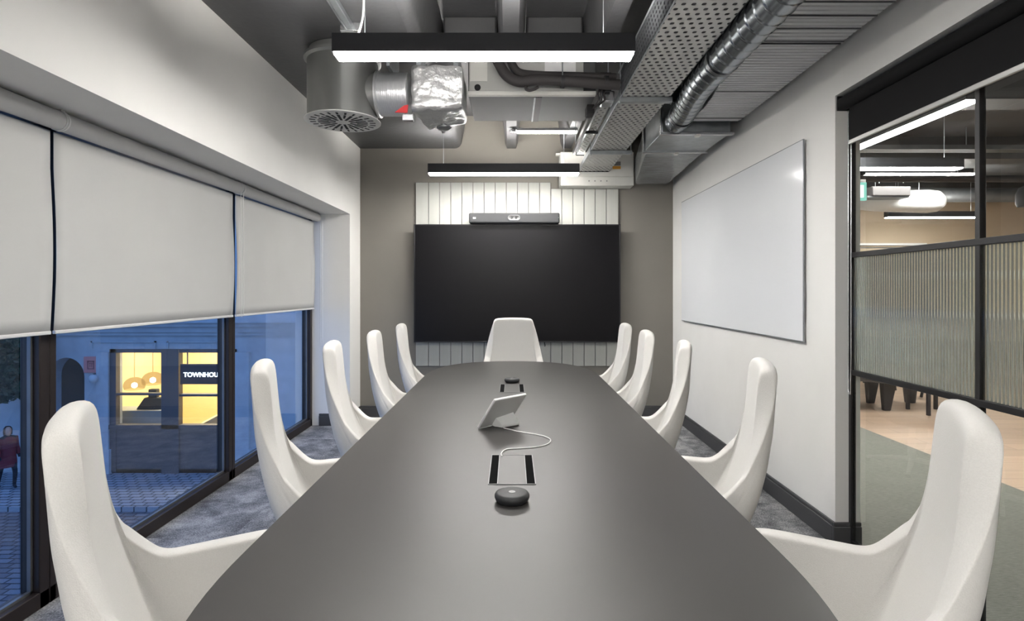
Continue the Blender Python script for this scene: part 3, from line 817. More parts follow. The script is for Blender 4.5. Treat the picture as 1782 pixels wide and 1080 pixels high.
dt = thing('ceiling_sensor', 'small round sensor fixed under the foil wrapped box', 'sensor', (X(772, 3.7), 3.72, z0))
MB().lathe([(.001, z0 - .03), (.035, z0 - .028), (.05, z0 - .018), (.05, z0 - .01), (.02, z0 - .008), (.02, z0 + .008)], 24, (X(772, 3.7), 3.72, 0), cap=False).build('sensor_body', 'steel_dark', dt)

# fan coil unit
ux0, ux1, uy0, uy1, uz0, uz1 = X(811, 3.6) + .014, X(1037, 3.6), 3.6, 4.17, 2.572, 2.79
fc_ = thing('fan_coil_unit', 'long grey fan coil unit hung between lamp and television', 'fan coil unit', ((ux0 + ux1) / 2, 3.9, uz0))
MB().box(ux0, ux1, uy0, uy1, uz0, uz1).build('casing', 'unit_shaded', fc_, bevel=.004)
MB().box(ux0 + .005, ux1 - .08, uy0 - .006, uy0, uz0 + .02, uz1).build('front_panel', 'unit_grey', fc_, bevel=.002)
MB().box(ux0, ux1, uy0 - .012, uy0 + .03, uz0 - .006, uz0 + .018).build('drip_lip', 'unit_white', fc_, bevel=.003)
MB().box(X(818, 3.59), X(848, 3.59), uy0 - .010, uy0 - .006, Z(141, 3.59), uz1 - .01).build('data_plate', 'unit_white', fc_)
MB().box(X(948, 3.59), X(1002, 3.59), uy0 - .010, uy0 - .006, Z(135, 3.59), uz1 - .01).build('data_plate', 'logo_white', fc_)
MB().lathe([(.001, uy0 - .012), (.02, uy0 - .012), (.02, uy0 - .006), (.001, uy0 - .006)], 20, (X(831, 3.59), 0, Z(152, 3.59)), axis='y', cap=False).build('port_cap', 'void', fc_)
MB().box(X(930, 3.6), X(933, 3.6), uy0 + .05, uy1, uz0 - .004, uz0 + .001).build('seam_strip', 'steel', fc_)
sx = X(1015, 3.75)
MB().box(X(930, 3.6), X(944, 3.6), uy0 + .05, uy1, uz0 - .003, uz0 + .0).build('access_flap', 'black_metal', fc_)

# insulated pipes
pl = thing('insulated_pipe', 'thick black insulated pipe crossing the fan coil unit front', 'pipe', (X(1000, 3.5), 3.5, 2.6))
pts = [Vector((X(862, 3.5), 3.545, 2.79)), Vector((X(868, 3.5), 3.51, 2.735)), Vector((X(882, 3.5), 3.50, 2.655)), Vector((X(905, 3.5), 3.49, 2.612)), Vector((X(935, 3.5), 3.48, 2.622)), Vector((X(990, 3.5), 3.48, 2.612)), Vector((X(1050, 3.5), 3.48, 2.595)), Vector((X(1077, 3.5), 3.48, 2.589))]
MB().tube(spline(pts, 8), .033, 20).build('foam_sleeve', 'insul', pl, smooth=60)
for px in (979, 1055): MB().tube([(X(px, 3.48) - .012, 3.48, 2.607), (X(px, 3.48) + .012, 3.48, 2.606)], .039, 20).build('pipe_clip', 'black_metal', pl)
MB().tube([(X(979, 3.48), 3.48, 2.64), (X(979, 3.48), 3.48, 2.8)], .004, 8).build('hanger_rod', 'steel', pl)
pl2 = thing('insulated_pipe', 'thinner black insulated pipe bending behind the thick one', 'pipe', (X(930, 3.5), 3.53, 2.6))
pts = [Vector((X(886, 3.5), 3.548, 2.79)), Vector((X(892, 3.5), 3.548, 2.74)), Vector((X(905, 3.5), 3.548, 2.69)), Vector((X(940, 3.5), 3.548, 2.675)), Vector((X(1010, 3.5), 3.548, 2.668)), Vector((X(1074, 3.5), 3.54, 2.657))]
MB().tube(spline(pts, 8), .025, 16).build('foam_sleeve', 'insul', pl2, smooth=60)
lp = MB().tube(spline([Vector((X(916, 3.5), 3.49, 2.585)), Vector((X(915, 3.5), 3.47, 2.56)), Vector((X(921, 3.5), 3.46, 2.548)), Vector((X(930, 3.5), 3.46, 2.556)), Vector((X(936, 3.5), 3.47, 2.572))]), .009, 10)
lp.build('hanging_cable', 'insul', pl, smooth=60)

# perforated cable tray
zt = 2.52; tx0, tx1 = .678, .978; ty0, ty1 = -.5, 5.685
ct = thing('cable_tray', 'wide perforated steel cable tray running along the ceiling', 'cable tray', ((tx0 + tx1) / 2, 2.6, zt))
MB().box(tx0, tx1, ty0, ty1, zt, zt + .002).build('tray_bed', 'tray_bottom', ct, smooth=0)
MB().box(tx0 - .002, tx0, ty0, 3.55, zt, zt + .17).build('tray_side', 'tray_side', ct, smooth=0)
MB().box(tx0 - .002, tx0, 3.55, ty1, zt, zt + .05).build('tray_side', 'steel', ct, smooth=0)
MB().box(tx1, tx1 + .002, ty0, ty1, zt, zt + .05).build('tray_side', 'tray_side', ct, smooth=0)
MB().tube([(tx0 - .004, ty0, zt + .171), (tx0 - .004, 3.55, zt + .171)], .006, 8).build('rolled_edge', 'steel', ct)
MB().tube([(tx0 - .002, ty0, zt), (tx0 - .002, ty1, zt)], .004, 8).build('rolled_edge', 'steel', ct)
MB().box(tx0, tx1, ty1 - .004, ty1, zt - .006, zt + .05).build('end_lip', 'black_metal', ct)
for (y, xa, xb) in ((3.51, .668, .995), (4.84, .668, 1.03), (1.6, .668, .995)):
    s = MB().box(xa, xb, y - .02, y + .02, zt - .031, zt - .001); o = s.build('strut_channel', 'steel', ct, bevel=.002)
    for q in (xa + .008, xb - .008): MB().tube([(q, y, zt - .04), (q, y, 2.80 if q < .7 else 3.1)], .004, 8).build('threaded_rod', 'steel', o)
# narrow tray, bracket and conduit to the left of the wide tray
nt = thing('cable_tray', 'narrow perforated tray beside the wide tray, above the white wall unit', 'cable tray', (.64, 4.5, 2.57))
MB().box(.598, .660, 3.78, 5.2, 2.57, 2.572).build('tray_bed', 'tray_bottom', nt, smooth=0)
MB().box(.596, .598, 3.78, 5.2, 2.57, 2.60).build('tray_side', 'steel', nt, smooth=0)
MB().box(.660, .662, 3.78, 5.2, 2.57, 2.60).build('tray_side', 'steel', nt, smooth=0)
MB().box(.590, .665, 5.19, 5.2, 2.562, 2.60).build('end_lip', 'black_metal', nt)
MB().box(.585, .668, 3.66, 3.78, 2.545, 2.62).build('junction_cover', 'silver', nt, bevel=.01)
MB().box(.574, .672, 4.4, 4.43, 2.548, 2.568).build('strut_channel', 'black_metal', nt)
tk = thing('cable_trunking', 'slim dark trunking beside the narrow tray', 'trunking', (.56, 4.5, 2.56))
MB().box(.548, .572, 3.9, 5.1, 2.545, 2.585).build('trunking_body', 'black_metal', tk, bevel=.003)
for y in (4.25, 4.95): MB().tube([(.56, y, 2.585), (.56, y, 2.80)], .003, 8).build('hanger_rod', 'steel', tk)
jb = thing('junction_box', 'dark junction box where the black pipes meet the tray', 'junction box', (.56, 3.62, 2.6))
MB().box(.560, .64, 3.615, 3.65, 2.60, 2.72).build('box_body', 'black_metal', jb, bevel=.006)
MB().tube([(.62, 3.63, 2.72), (.62, 3.63, 2.80)], .004, 8).build('hanger_rod', 'steel', jb)
MB().box(.50, .55, 3.75, 3.86, 2.50, 2.56).build('gland_plate', 'void', jb, bevel=.006)
for k in range(3):
    MB().tube(spline([Vector((.566 + .02 * k, 3.61, 2.62)), Vector((.546 + .02 * k, 3.60, 2.575)), Vector((.555 + .02 * k, 3.62, 2.54)), Vector((.535, 3.76, 2.53))]), .005, 8).build('flex_cable', 'insul', jb)

# batten light at the slab by the back wall
bt = thing('batten_light', 'slim lit batten fixed between ceiling ribs above the television', 'light', (.35, 5.15, 2.78))
MB().box(X(890, 5.15), X(1005, 5.15), 5.13, 5.20, 2.775, 2.80).build('batten_body', 'white_metal', bt, bevel=.003)
MB().box(X(900, 5.15), X(1004, 5.15), 5.14, 5.19, 2.762, 2.775).build('batten_diffuser', emit('batten_on', (255, 252, 246), 12.0), bt, bevel=.003)
MB().lathe([(.001, 2.755), (.03, 2.757), (.034, 2.775), (.001, 2.80)], 16, (X(893, 5.12), 5.12, 0), cap=False).build('mount_clip', 'silver', bt)

# spiral duct
sd = thing('spiral_duct', 'round galvanised spiral duct beside the wide cable tray', 'duct', (1.08, 2, 2.51))
cl = []; 
for i in range(0, 1100):
    y = -.5 + i * (4.07 + .5) / 1099.0
    t = max(0, (y - 3.1) / .97); cl.append((1.085 + .10 * t * t * (3 - 2 * t), y, 2.51 + .03 * t))
N_ = 26; vv = []; ff = []
for i, (x, y, z) in enumerate(cl):
    for k in range(N_):
        a = 2 * PI * k / N_
        ph = (y / .085 - k / N_) % 1.0
        rr = .082 + (.0034 if ph < .10 else 0) 
        vv.append((x + rr * math.cos(a), y, z + rr * math.sin(a)))
for i in range(len(cl) - 1):
    for k in range(N_): ff.append((i * N_ + k, i * N_ + (k + 1) % N_, (i + 1) * N_ + (k + 1) % N_, (i + 1) * N_ + k))
MB().add(vv, ff).build('spiral_tube', 'spiral', sd, smooth=40)
for y in (2.9, 3.9):
    t = max(0, (y - 3.1) / .97); xx = 1.085 + .10 * t * t * (3 - 2 * t)
    MB().tube([(xx, y - .015, 2.51 + .03 * t), (xx, y + .015, 2.51 + .03 * t)], .0885, 28, cap=False).build('pipe_band', 'steel_dark', sd)
    MB().tube([(xx, y, 2.59), (xx, y, 3.1)], .004, 8).build('hanger_rod', 'steel', sd)

# ribbed rectangular duct along the wall and its galvanised end section
rd = thing('ribbed_duct', 'wide flat ribbed duct running along the white wall', 'duct', (1.4, 1.8, 2.53))
pr = []; y0, y1 = -.5, 4.06; p_ = .036; n = int((y1 - y0) / p_)
for k in range(n):
    for q, dzz in ((0, 0), (.62, 0), (.74, .012), (.88, .012)):
        pr.append((y0 + (k + q) * p_, 2.535 + dzz))
pr += [(y1, 2.539), (y1, 2.76), (y0, 2.76)]
def rib_left(y):
    t = min(1, max(0, (y - 2.9) / .9)); return 1.178 + .102 * t * t * (3 - 2 * t)
rb_ = MB(); rb_.prism(pr, 0, 0.0, 1.63)
for v_ in rb_.v:
    if v_.x < .5: v_.x = rib_left(v_.y)
    else: v_.x = 1.585 + .045 * min(1, max(0, v_.y / 4))
rb_.build('ribbed_casing', 'ribbed', rd, smooth=50)
for y in (1.55, 2.0, 2.37, 2.49, 2.61, 2.745, 2.775, 3.44, 3.97):
    MB().box(rib_left(y) + .001, 1.587 + .045 * min(1, y / 4), y - .0028, y + .0028, 2.531, 2.765).build('strap', 'strap', rd)
ed = thing('rectangular_duct', 'flanged galvanised duct section at the end of the ribbed duct', 'duct', (1.4, 4.6, 2.53))
MB().box(1.096, 1.60, 4.12, 4.66, 2.47, 2.70).build('duct_body', 'steel', ed, bevel=.004)
for y in (4.11, 4.65):
    fl = MB().box(1.078, 1.615, y - .018, y + .018, 2.452, 2.472); fl.box(1.078, 1.098, y - .018, y + .018, 2.472, 2.71); o = fl.build('flange', 'silver', ed, bevel=.002)
    MB().box(1.34, 1.37, y - .024, y + .024, 2.440, 2.454).build('flange_clip', 'unit_white', o)
we = MB(); foilbox(we, [(1.10, 4.68, 2.45), (1.60, 4.68, 2.46), (1.60, 5.8, 2.40), (1.26, 5.8, 2.40), (1.10, 4.68, 2.70), (1.61, 4.68, 2.70), (1.62, 5.8, 2.68), (1.26, 5.8, 2.68)], 8, 12, 5, .012)
wd_ = we.build('plastic_cover', 'film', ed, smooth=80, sub=1)

# white wall unit above the television
wu = thing('wall_air_unit', 'white boxy air unit on the wall above the television', 'air unit', (.83, 5.66, 2.4))
wx0, wx1 = X(975, 5.7), X(1103, 5.7)
MB().box(wx0, wx1, 5.70, YB - .001, 2.378, 2.72).build('casing', 'unit_white', wu, bevel=.006)
MB().box(wx0 + .002, wx1 - .002, 5.692, 5.70, 2.380, 2.47).build('lower_fascia', 'unit_white', wu, bevel=.004)
MB().box(wx0 - .04, wx0, 5.75, 5.8, 2.70, 2.72).build('pipe_stub', 'unit_white', wu)
MB().box(X(1066, 5.7), X(1080, 5.7), 5.697, 5.70, Z(294, 5.7), Z(289, 5.7)).build('warning_label', 'orange', wu)
MB().box(X(1066, 5.7), X(1080, 5.7), 5.697, 5.70, Z(288, 5.7), Z(281, 5.7)).build('warning_label', 'cable_grey', wu)
for k in range(4): MB().lathe([(.001, 5.689), (.006, 5.689), (.006, 5.693), (.001, 5.693)], 10, (wx0 + .29 + .06 * k, 0, 2.425), axis='y', cap=False).build('screw', 'steel_dark', wu)

# ------------------------------------------------------------------ office beyond the partition
struct(MB().box(1.78, 3.37, -2.0, 9.5, -.15, -.002), 'floor_corridor', 'carpet2', 'olive grey carpet strip beyond the glass partition', 'floor')
struct(MB().box(3.37, 10.0, -2.0, 9.5, -.15, -.002), 'floor_office', 'oak', 'pale oak plank floor of the office beyond', 'floor')
struct(MB().box(1.68, 10.1, 9.5, 9.62, 0, 3.3), 'wall_office_far', 'beige', 'beige far wall of the office', 'wall')
struct(MB().box(10.0, 10.1, -2.0, 9.5, 0, 3.3), 'wall_office_side', 'beige', 'beige side wall of the office', 'wall')
struct(MB().box(1.68, 10.1, -2.1, -2.0, 0, 3.3), 'wall_office_near', 'beige', 'beige near wall of the office', 'wall')
struct(MB().box(1.81, 10.1, -2.1, 9.62, 3.12, 3.3), 'ceiling_office', 'office_ceiling', 'charcoal office ceiling beyond the partition', 'ceiling')
b = MB()
for i, (y, zb) in enumerate(((4.5, 2.85), (6.6, 2.86), (9.2, 2.84))):
    struct(MB().box(1.82, 10.0, y, y + .28, zb, 3.12), 'trim_%d' % (5 + i), 'office_ceiling', ['charcoal ceiling beam in the office above the exit sign', 'charcoal ceiling beam in the office above the oak floor', 'charcoal ceiling beam against the beige wall'][i], 'ceiling beam')
dh = thing('door_1', 'beige door with a pale head trim in the far office wall', 'door', (6.2, 9.48, 0), None, 'structure')
MB().box(X(1400, 9.49), X(1611, 9.49), 9.46, 9.5, Z(427, 9.49), Z(423, 9.49)).build('head_trim', 'white_metal', dh)
MB().box(X(1400, 9.49), X(1590, 9.49), 9.47, 9.5, 0, Z(432, 9.49)).build('door_leaf', 'beige', dh)
MB().box(X(1400, 9.49), X(1592, 9.49), 9.465, 9.5, Z(432, 9.49), Z(430, 9.49)).build('shadow_gap', 'skirting', dh)
# added pale counter and ledge, invented for bright bands in the fluted glass
kc = thing('added_counter', 'invented long pale counter along the beige office wall, added for bright bands', 'counter', (7.4, 9.2, 0))
MB().box(5.6, 9.9, 8.92, 9.46, .10, .90).build('cabinet_run', 'taupe', kc, bevel=.004)
MB().box(5.58, 9.92, 8.88, 9.46, .90, .95).build('worktop', 'unit_white', kc, bevel=.004)
MB().box(5.62, 9.88, 8.97, 9.46, 0, .10).build('plinth', 'unit_white', kc)
lg_ = thing('added_ledge', 'invented slim pale ledge above the counter, added for a bright band', 'ledge', (7.4, 9.4, 1.6))
MB().box(6.5, 9.9, 9.34, 9.499, 1.57, 1.64).build('ledge_board', 'logo_white', lg_, bevel=.004)
MB().box(6.6, 9.8, 9.46, 9.499, 1.50, 1.57).build('mount_rail', 'unit_white', lg_)
# exit sign
es = thing('exit_sign', 'green and white lit exit sign hanging in the office', 'exit sign', (3.73, 5.95, 2.46))
ex0, ex1, ez0, ez1 = X(1487, 5.9), X(1508.5, 5.9), Z(348.5, 5.9), Z(317, 5.9)
MB().box(ex0, ex1, 5.9, 5.93, ez0, ez1).build('sign_panel', 'exit_green', es, bevel=.004)
MB().box(ex0 + .032, ex1 - .035, 5.894, 5.9, ez0 + .03, ez1 - .03).build('door_symbol', 'exit_white', es)
MB().box(ex0 + .01, ex1 - .01, 5.9, 5.94, ez1, ez1 + .03).build('sign_rail', 'white_metal', es)
MB().tube([((ex0 + ex1) / 2, 5.92, ez1 + .03), ((ex0 + ex1) / 2, 5.92, 3.12)], .006, 8).build('drop_rod', 'white_metal', es)
# white wrapped duct, dark cassette, silver duct, pendant speaker
wd = thing('wrapped_duct', 'white wrapped round duct in the office above a lamp', 'duct', (6.0, 8.2, 2.6))
MB().lathe([(.001, 4.65), (.11, 4.70), (.14, 5.0), (.158, 5.72), (.145, 5.84), (.085, 5.92), (.001, 5.94)], 32, (0, 7.75, Z(350, 7.75)), axis='x', cap=False).build('wrapping', 'plastic_white', wd, smooth=60)
for xx in (5.0, 5.6): MB().tube([(xx, 7.75, 2.68), (xx, 7.75, 3.12)], .006, 8).build('hanger_rod', 'steel', wd)
cs = thing('ceiling_cassette', 'dark grey air unit hanging in the office near the exit sign', 'air unit', (5.1, 7.6, 2.7))
MB().box(X(1519, 7.4), X(1585, 7.4), 7.4, 7.9, Z(340, 7.4), Z(324, 7.4)).build('casing', 'insul', cs, bevel=.006)
MB().box(X(1511, 7.4), X(1585, 7.4), 7.42, 7.95, Z(343, 7.4), Z(340, 7.4)).build('drip_tray', 'steel_dark', cs)
for px in (1530, 1572): MB().tube([(X(px, 7.5), 7.5, 2.75), (X(px, 7.5), 7.5, 3.12)], .006, 8).build('hanger_rod', 'steel', cs)
od = thing('spiral_duct', 'dull silver duct crossing the office below the ceiling', 'duct', (6, 8.55, 2.85))
MB().lathe([(.001, 5.2), (.11, 5.2), (.11, 9.9), (.001, 9.9)], 28, (0, 8.75, 2.80), axis='x', cap=False).build('duct_tube', 'steel_dark', od, smooth=50)
for xx in (6, 8): MB().tube([(xx, 8.75, 2.9), (xx, 8.75, 3.12)], .006, 8).build('hanger_rod', 'steel', od)
ot = thing('cable_tray', 'long dark cable tray crossing the office under the ceiling', 'cable tray', (6, 6.2, 2.7))
MB().box(2.4, 9.9, 6.15, 6.3, Z(262, 6.2), Z(262, 6.2) + .012).build('tray_bed', 'black_metal', ot)
MB().box(2.4, 9.9, 6.14, 6.15, Z(262, 6.2), Z(262, 6.2) + .05).build('tray_side', 'steel_dark', ot)
for xx in (3.4, 5.0, 6.5): MB().tube([(xx, 6.2, 2.86), (xx, 6.2, 3.12)], .005, 8).build('hanger_rod', 'steel', ot)
op = MB().tube([(3.2, 7.2, Z(311, 7.2)), (9.9, 7.2, Z(311, 7.2))], .045, 16)
op_ = thing('insulated_pipe', 'long black pipe crossing the office near the cassette', 'pipe', (6, 7.2, 2.75))
op.build('foam_sleeve', 'insul', op_, smooth=60)
for xx in (4.3, 5.7, 7.4): MB().tube([(xx, 7.2, Z(311, 7.2) + .04), (xx, 7.2, 3.118)], .005, 8).build('hanger_rod', 'steel', op_)
sp = thing('pendant_speaker', 'black bell shaped speaker hanging in the office', 'speaker', (X(1784, 7.0), 7.0, 2.6))
MB().lathe([(.001, 2.36), (.09, 2.36), (.105, 2.40), (.105, 2.52), (.07, 2.60), (.02, 2.62), (.001, 2.62)], 28, (X(1786, 7.0), 7.0, 0), cap=False).build('speaker_body', 'black_metal', sp, smooth=60)
MB().tube([(X(1786, 7.0), 7.0, 2.62), (X(1786, 7.0), 7.0, 3.12)], .005, 8).build('drop_cable', 'black_metal', sp)

# furniture seen under the fluted band
def wedge_leg(mb, x, y, top, bot, h, s):
    mb.hexa([(x - bot, y - bot * .6, 0), (x + bot, y - bot * .6, 0), (x + bot, y + bot * .6, 0), (x - bot, y + bot * .6, 0),
             (x - top + s, y - top * .6, h), (x + top + s, y - top * .6, h), (x + top + s, y + top * .6, h), (x - top + s, y + top * .6, h)])
lo = thing('lounge_bench', 'low dark lounge bench with wedge legs beyond the partition', 'bench', (3.95, 6.35, 0))
MB().hexa([(3.55, 6.02, .36), (4.28, 6.02, .30), (4.32, 6.75, .30), (3.6, 6.75, .36), (3.55, 6.0, .43), (4.36, 6.0, .43), (4.36, 6.8, .43), (3.55, 6.8, .43)]).build('seat', 'dark_wood', lo, bevel=.02)
for (x, y) in ((4.12, 6.2), (4.20, 6.6), (3.62, 6.2), (3.65, 6.6)):
    m = MB(); wedge_leg(m, x, y, .075, .038, .34, .02); m.build('leg', 'dark_wood', lo, bevel=.006)
MB().box(3.56, 4.3, 6.74, 6.82, .42, .78).build('backrest', 'dark_wood', lo, bevel=.03)
st = thing('side_table', 'small dark side table on slim posts beside the bench', 'table', (4.45, 6.25, 0))
MB().box(4.37, 4.75, 5.92, 6.30, .50, .53).build('tabletop', 'dark_wood', st, bevel=.004)
for (x, y) in ((4.40, 5.95), (4.71, 5.95), (4.40, 6.26), (4.71, 6.26)): MB().box(x - .015, x + .015, y - .015, y + .015, 0, .5).build('leg', 'dark_wood', st)
pt = thing('tub_stool', 'dark tapered tub stool standing on the oak floor', 'stool', (4.70, 6.62, 0))
MB().lathe([(.001, 0), (.055, 0), (.085, .29), (.16, .40), (.16, .46), (.001, .47)], 28, (4.70, 6.65, 0), cap=False).build('tub_body', 'dark_wood', pt, smooth=50)
def cafe_chair(x, y, rz):
    r = thing('cafe_chair', 'x', 'chair', (0, 0, 0), 'dark cafe chairs in the office')
    MB().box(-.2, .2, -.2, .2, .43, .46).build('seat', 'dark_wood', r, bevel=.012)
    bk = MB().hexa([(-.2, .18, .46), (.2, .18, .46), (.2, .2, .46), (-.2, .2, .46), (-.19, .25, .82), (.19, .25, .82), (.19, .27, .82), (-.19, .27, .82)]); bk.build('backrest', 'dark_wood', r, bevel=.006)
    for sx_ in (-1, 1):
        for sy in (-1, 1): MB().tube([(sx_ * .16, sy * .16, .44), (sx_ * .22, sy * .22, 0)], .016, 10).build('leg', 'dark_wood', r)
    r.location = (x, y, 0); r.rotation_euler = (0, 0, rz); return r
c0 = cafe_chair(5.35, 6.85, .4); c0['label'] = 'dark cafe chair behind the tub stool'
for (x, y, rz, lab) in ((5.05, 7.75, 2.4, 'dark cafe chair on the oak floor, beyond the side table'), (6.1, 6.9, 1.2, 'dark cafe chair further along, seen past the partition post'), (5.9, 8.3, -.6, 'dark cafe chair closest to the beige far wall')):
    c = copy_tree(c0); c.location = (x, y, 0); c.rotation_euler = (0, 0, rz); c['label'] = lab

# ------------------------------------------------------------------ street outside
ZG = -4.30; FY = 17.0
def fx(px): return X(px, FY)
def fzz(py): return Z(py, FY)
struct(MB().box(-60, -2.2, -10, 60, ZG - .2, ZG), 'street', 'cobble', 'stone sett street surface outside below', 'street')
struct(MB().box(-40, -2.6, 14.3, FY, ZG, ZG + .12), 'pavement', 'flag', 'pale paving flags in front of the shop', 'pavement')
bd = thing('shop_building', 'pale stone building across the street with a lit shopfront', 'building', (-11, FY, ZG))
ax0, ax1, asp, atop = fx(84), fx(147), fzz(656), fzz(622)
sx0, sx1, stop = fx(193), fx(412), fzz(607)
wl_ = MB()
wl_.box(-26, ax0, FY, FY + .5, ZG, 5); wl_.box(ax1, sx0, FY, FY + .5, ZG, 5); wl_.box(sx1, -2.4, FY, FY + .5, ZG, 5); wl_.box(sx0, sx1, FY, FY + .5, stop, 5)
acx = (ax0 + ax1) / 2; ar = (ax1 - ax0) / 2
prof = [(ax0, asp)] + [(acx - ar * math.cos(a), asp + (atop - asp) * math.sin(a)) for a in [PI * k / 16 for k in range(1, 16)]] + [(ax1, asp), (ax1, 5), (ax0, 5)]
wl_.prism(prof, 1, FY, FY + .5)
wl_.build('stone_wall', 'stone', bd, smooth=0)
cn = MB()
for (ya, yb, d) in ((545, 560, .45), (560, 567, .32), (567, 577, .18), (577, 583, .10)): cn.box(-26, -2.4, FY - d, FY, fzz(yb), fzz(ya))
cn.build('cornice', 'stone', bd, smooth=0)
for (pa, pb) in ((160, 272), (292, 405)):
    m = MB(); m.box(fx(pa), fx(pb), FY - .05, FY, fzz(595.5), fzz(593)); m.box(fx(pa), fx(pa) + .04, FY - .05, FY, fzz(606), fzz(593)); m.box(fx(pb) - .04, fx(pb), FY - .05, FY, fzz(606), fzz(593)); m.build('fascia_moulding', 'stone', bd)
m = MB(); m.box(fx(172), fx(193), FY - .12, FY, fzz(780), fzz(612)); m.box(fx(169), fx(196), FY - .16, FY, ZG + .1, fzz(780)); m.build('pilaster', 'stone', bd)
m = MB(); m.box(fx(412), fx(436), FY - .12, FY, fzz(780), fzz(612)); m.box(fx(409), fx(439), FY - .16, FY, ZG + .1, fzz(780)); m.build('pilaster', 'stone', bd)
MB().box(ax0 - .1, ax1 + .1, FY + .5, FY + 1.5, ZG, 0.2).build('archway_shade', 'void', bd)  # near-black block stands in for the shade inside the arch
sf = MB()
for (pa, pb, ya, yb, d) in ((193, 204, 607, 820, .06), (284, 314, 607, 832, .10), (380, 388, 607, 745, .06), (404, 412, 607, 820, .06), (193, 412, 607, 613, .06), (193, 412, 738, 745, .10), (193, 412, 745, 822, .04), (204, 284, 683.5, 687, .05), (314, 380, 685, 689, .05)):
    sf.box(fx(pa), fx(pb), FY - d, FY + .12, max(ZG + .12, fzz(yb)), fzz(ya))
sf.box(fx(193), fx(412), FY - .04, FY + .12, ZG + .12, fzz(815))
sfo = sf.build('shopfront_timber', 'shopfront', bd, smooth=0)
for (pa, pb) in ((204, 284), (314, 380), (388, 404)):
    MB().box(fx(pa), fx(pb), FY + .03, FY + .04, fzz(738), fzz(613)).build('pane', 'glass', sfo, smooth=0)
sm = MB(); a, b_ = -12.72, fx(415); y0, y1 = FY + .5, FY + 4.0
sm.box(a - .1, a, y0 - .3, y1, ZG, 0.2); sm.box(b_, b_ + .1, y0 - .3, y1, ZG, 0.2); sm.box(a, b_, y1, y1 + .1, ZG, 0.2); sm.box(a, b_, y0 - .3, y1, -.1, .2); sm.box(a, b_, y0 - .3, y1, ZG, ZG + .15)
sm.build('shop_interior', 'cream', bd, smooth=0)
al = bpy.data.lights.new('shop_fill_light', 'AREA'); al.shape = 'RECTANGLE'; al.size = 3.0; al.size_y = 1.2; al.energy = 165; al.color = (1.0, .89, .68)  # added area light brightening the shop interior, no fitting modelled
ao = bpy.data.objects.new('shop_fill_light', al); COL.objects.link(ao); ao.location = (fx(300), FY + 2.2, -.14)
# things in the shop
for (px, py, Y, lab) in ((234, 670, 18.2, 'warm glowing globe pendant in the shop, the lower one'), (266, 661, 17.9, 'warm glowing globe pendant in the shop, closer to the dark pillar')):
    k = thing('globe_pendant', lab, 'pendant light', (X(px, Y), Y, Z(py, Y)), 'globe pendants in the shop window')
    R_ = .31; c = (X(px, Y), Y, Z(py, Y))
    pr = [(max(.02, R_ * math.sin(a)), R_ * .85 * math.cos(a)) for a in [.15 + (PI * .62) * q / 12 for q in range(13)]]
    N = None
    MB().lathe(pr, 28, c, cap=False).build('woven_shade', 'warm_globe', k, smooth=180)
    MB().lathe([(.01, .09), (.07, .06), (.09, 0), (.07, -.06), (.01, -.09)], 16, c, cap=False).build('bulb', 'warm_bulb', k, smooth=180)
    MB().tube([(c[0], c[1], c[2] + R_ * .84), (c[0], c[1], -.105)], .008, 6).build('cord', 'black_metal', k)
ck = thing('shop_counter', 'pale counter inside the lit shop window', 'counter', (X(245, 18), 18, ZG + .152))
MB().box(X(200, 18), X(300, 18), 17.7, 18.3, ZG + .152, Z(716, 17.7)).build('counter_front', 'counter', ck)
MB().box(X(199, 18), X(301, 18), 17.66, 18.34, Z(716, 17.7), Z(716, 17.7) + .04).build('counter_top', 'counter', ck)
gd = thing('till_display', 'dark slope sided display standing on the shop counter', 'display', (X(268, 18), 18, Z(716, 17.7) + .042))
gx, gz = X(266, 18), Z(716, 17.7) + .042
MB().hexa([(gx - .42, 17.8, gz), (gx + .40, 17.8, gz), (gx + .40, 18.2, gz), (gx - .42, 18.2, gz), (gx - .22, 17.9, gz + .36), (gx + .35, 17.9, gz + .36), (gx + .35, 18.1, gz + .36), (gx - .22, 18.1, gz + .36)]).build('display_base', 'goods', gd, bevel=.03)
MB().box(gx - .1, gx + .16, 17.92, 18.1, gz + .36, gz + .62).build('display_column', 'goods', gd, bevel=.02)
cb2 = thing('goods_table', 'pale slanted goods table behind the second shop window', 'table', (X(358, 18), 18.3, ZG + .152))
MB().hexa([(X(330, 18), 17.8, ZG + .152), (X(386, 18), 17.8, ZG + .152), (X(386, 18), 18.8, ZG + .152), (X(330, 18), 18.8, ZG + .152), (X(330, 18), 17.8, Z(752, 17.8)), (X(386, 18), 17.8, Z(722, 17.8)), (X(386, 18), 18.8, Z(716, 17.8)), (X(330, 18), 18.8, Z(746, 17.8))]).build('table_body', 'cream', cb2, bevel=.01)
sg = thing('shop_sign', 'dark hanging shop sign with white lit letters', 'sign', (fx(355), FY - .09, fzz(650)))
MB().box(fx(318), fx(404), FY - .14, FY - .085, fzz(667), fzz(632)).build('sign_board', 'sign_board', sg, bevel=.01)
for px in (330, 392): MB().box(fx(px) - .015, fx(px) + .015, FY - .12, FY - .10, fzz(632), fzz(612)).build('sign_hanger', 'shopfront', sg)
tcv = bpy.data.curves.new('lettering', 'FONT'); tcv.body = 'TOWNHOUSE'; tcv.size = .19; tcv.extrude = .01; tcv.offset = .003; tcv.space_character = 1.0; tcv.align_x = 'LEFT'
to = bpy.data.objects.new('lettering', tcv); COL.objects.link(to); to.parent = sg
bpy.context.view_layer.update()
tme = bpy.data.meshes.new_from_object(to.evaluated_get(bpy.context.evaluated_depsgraph_get())); bpy.data.objects.remove(to)
to = bpy.data.objects.new('lettering', tme); COL.objects.link(to); to.parent = sg
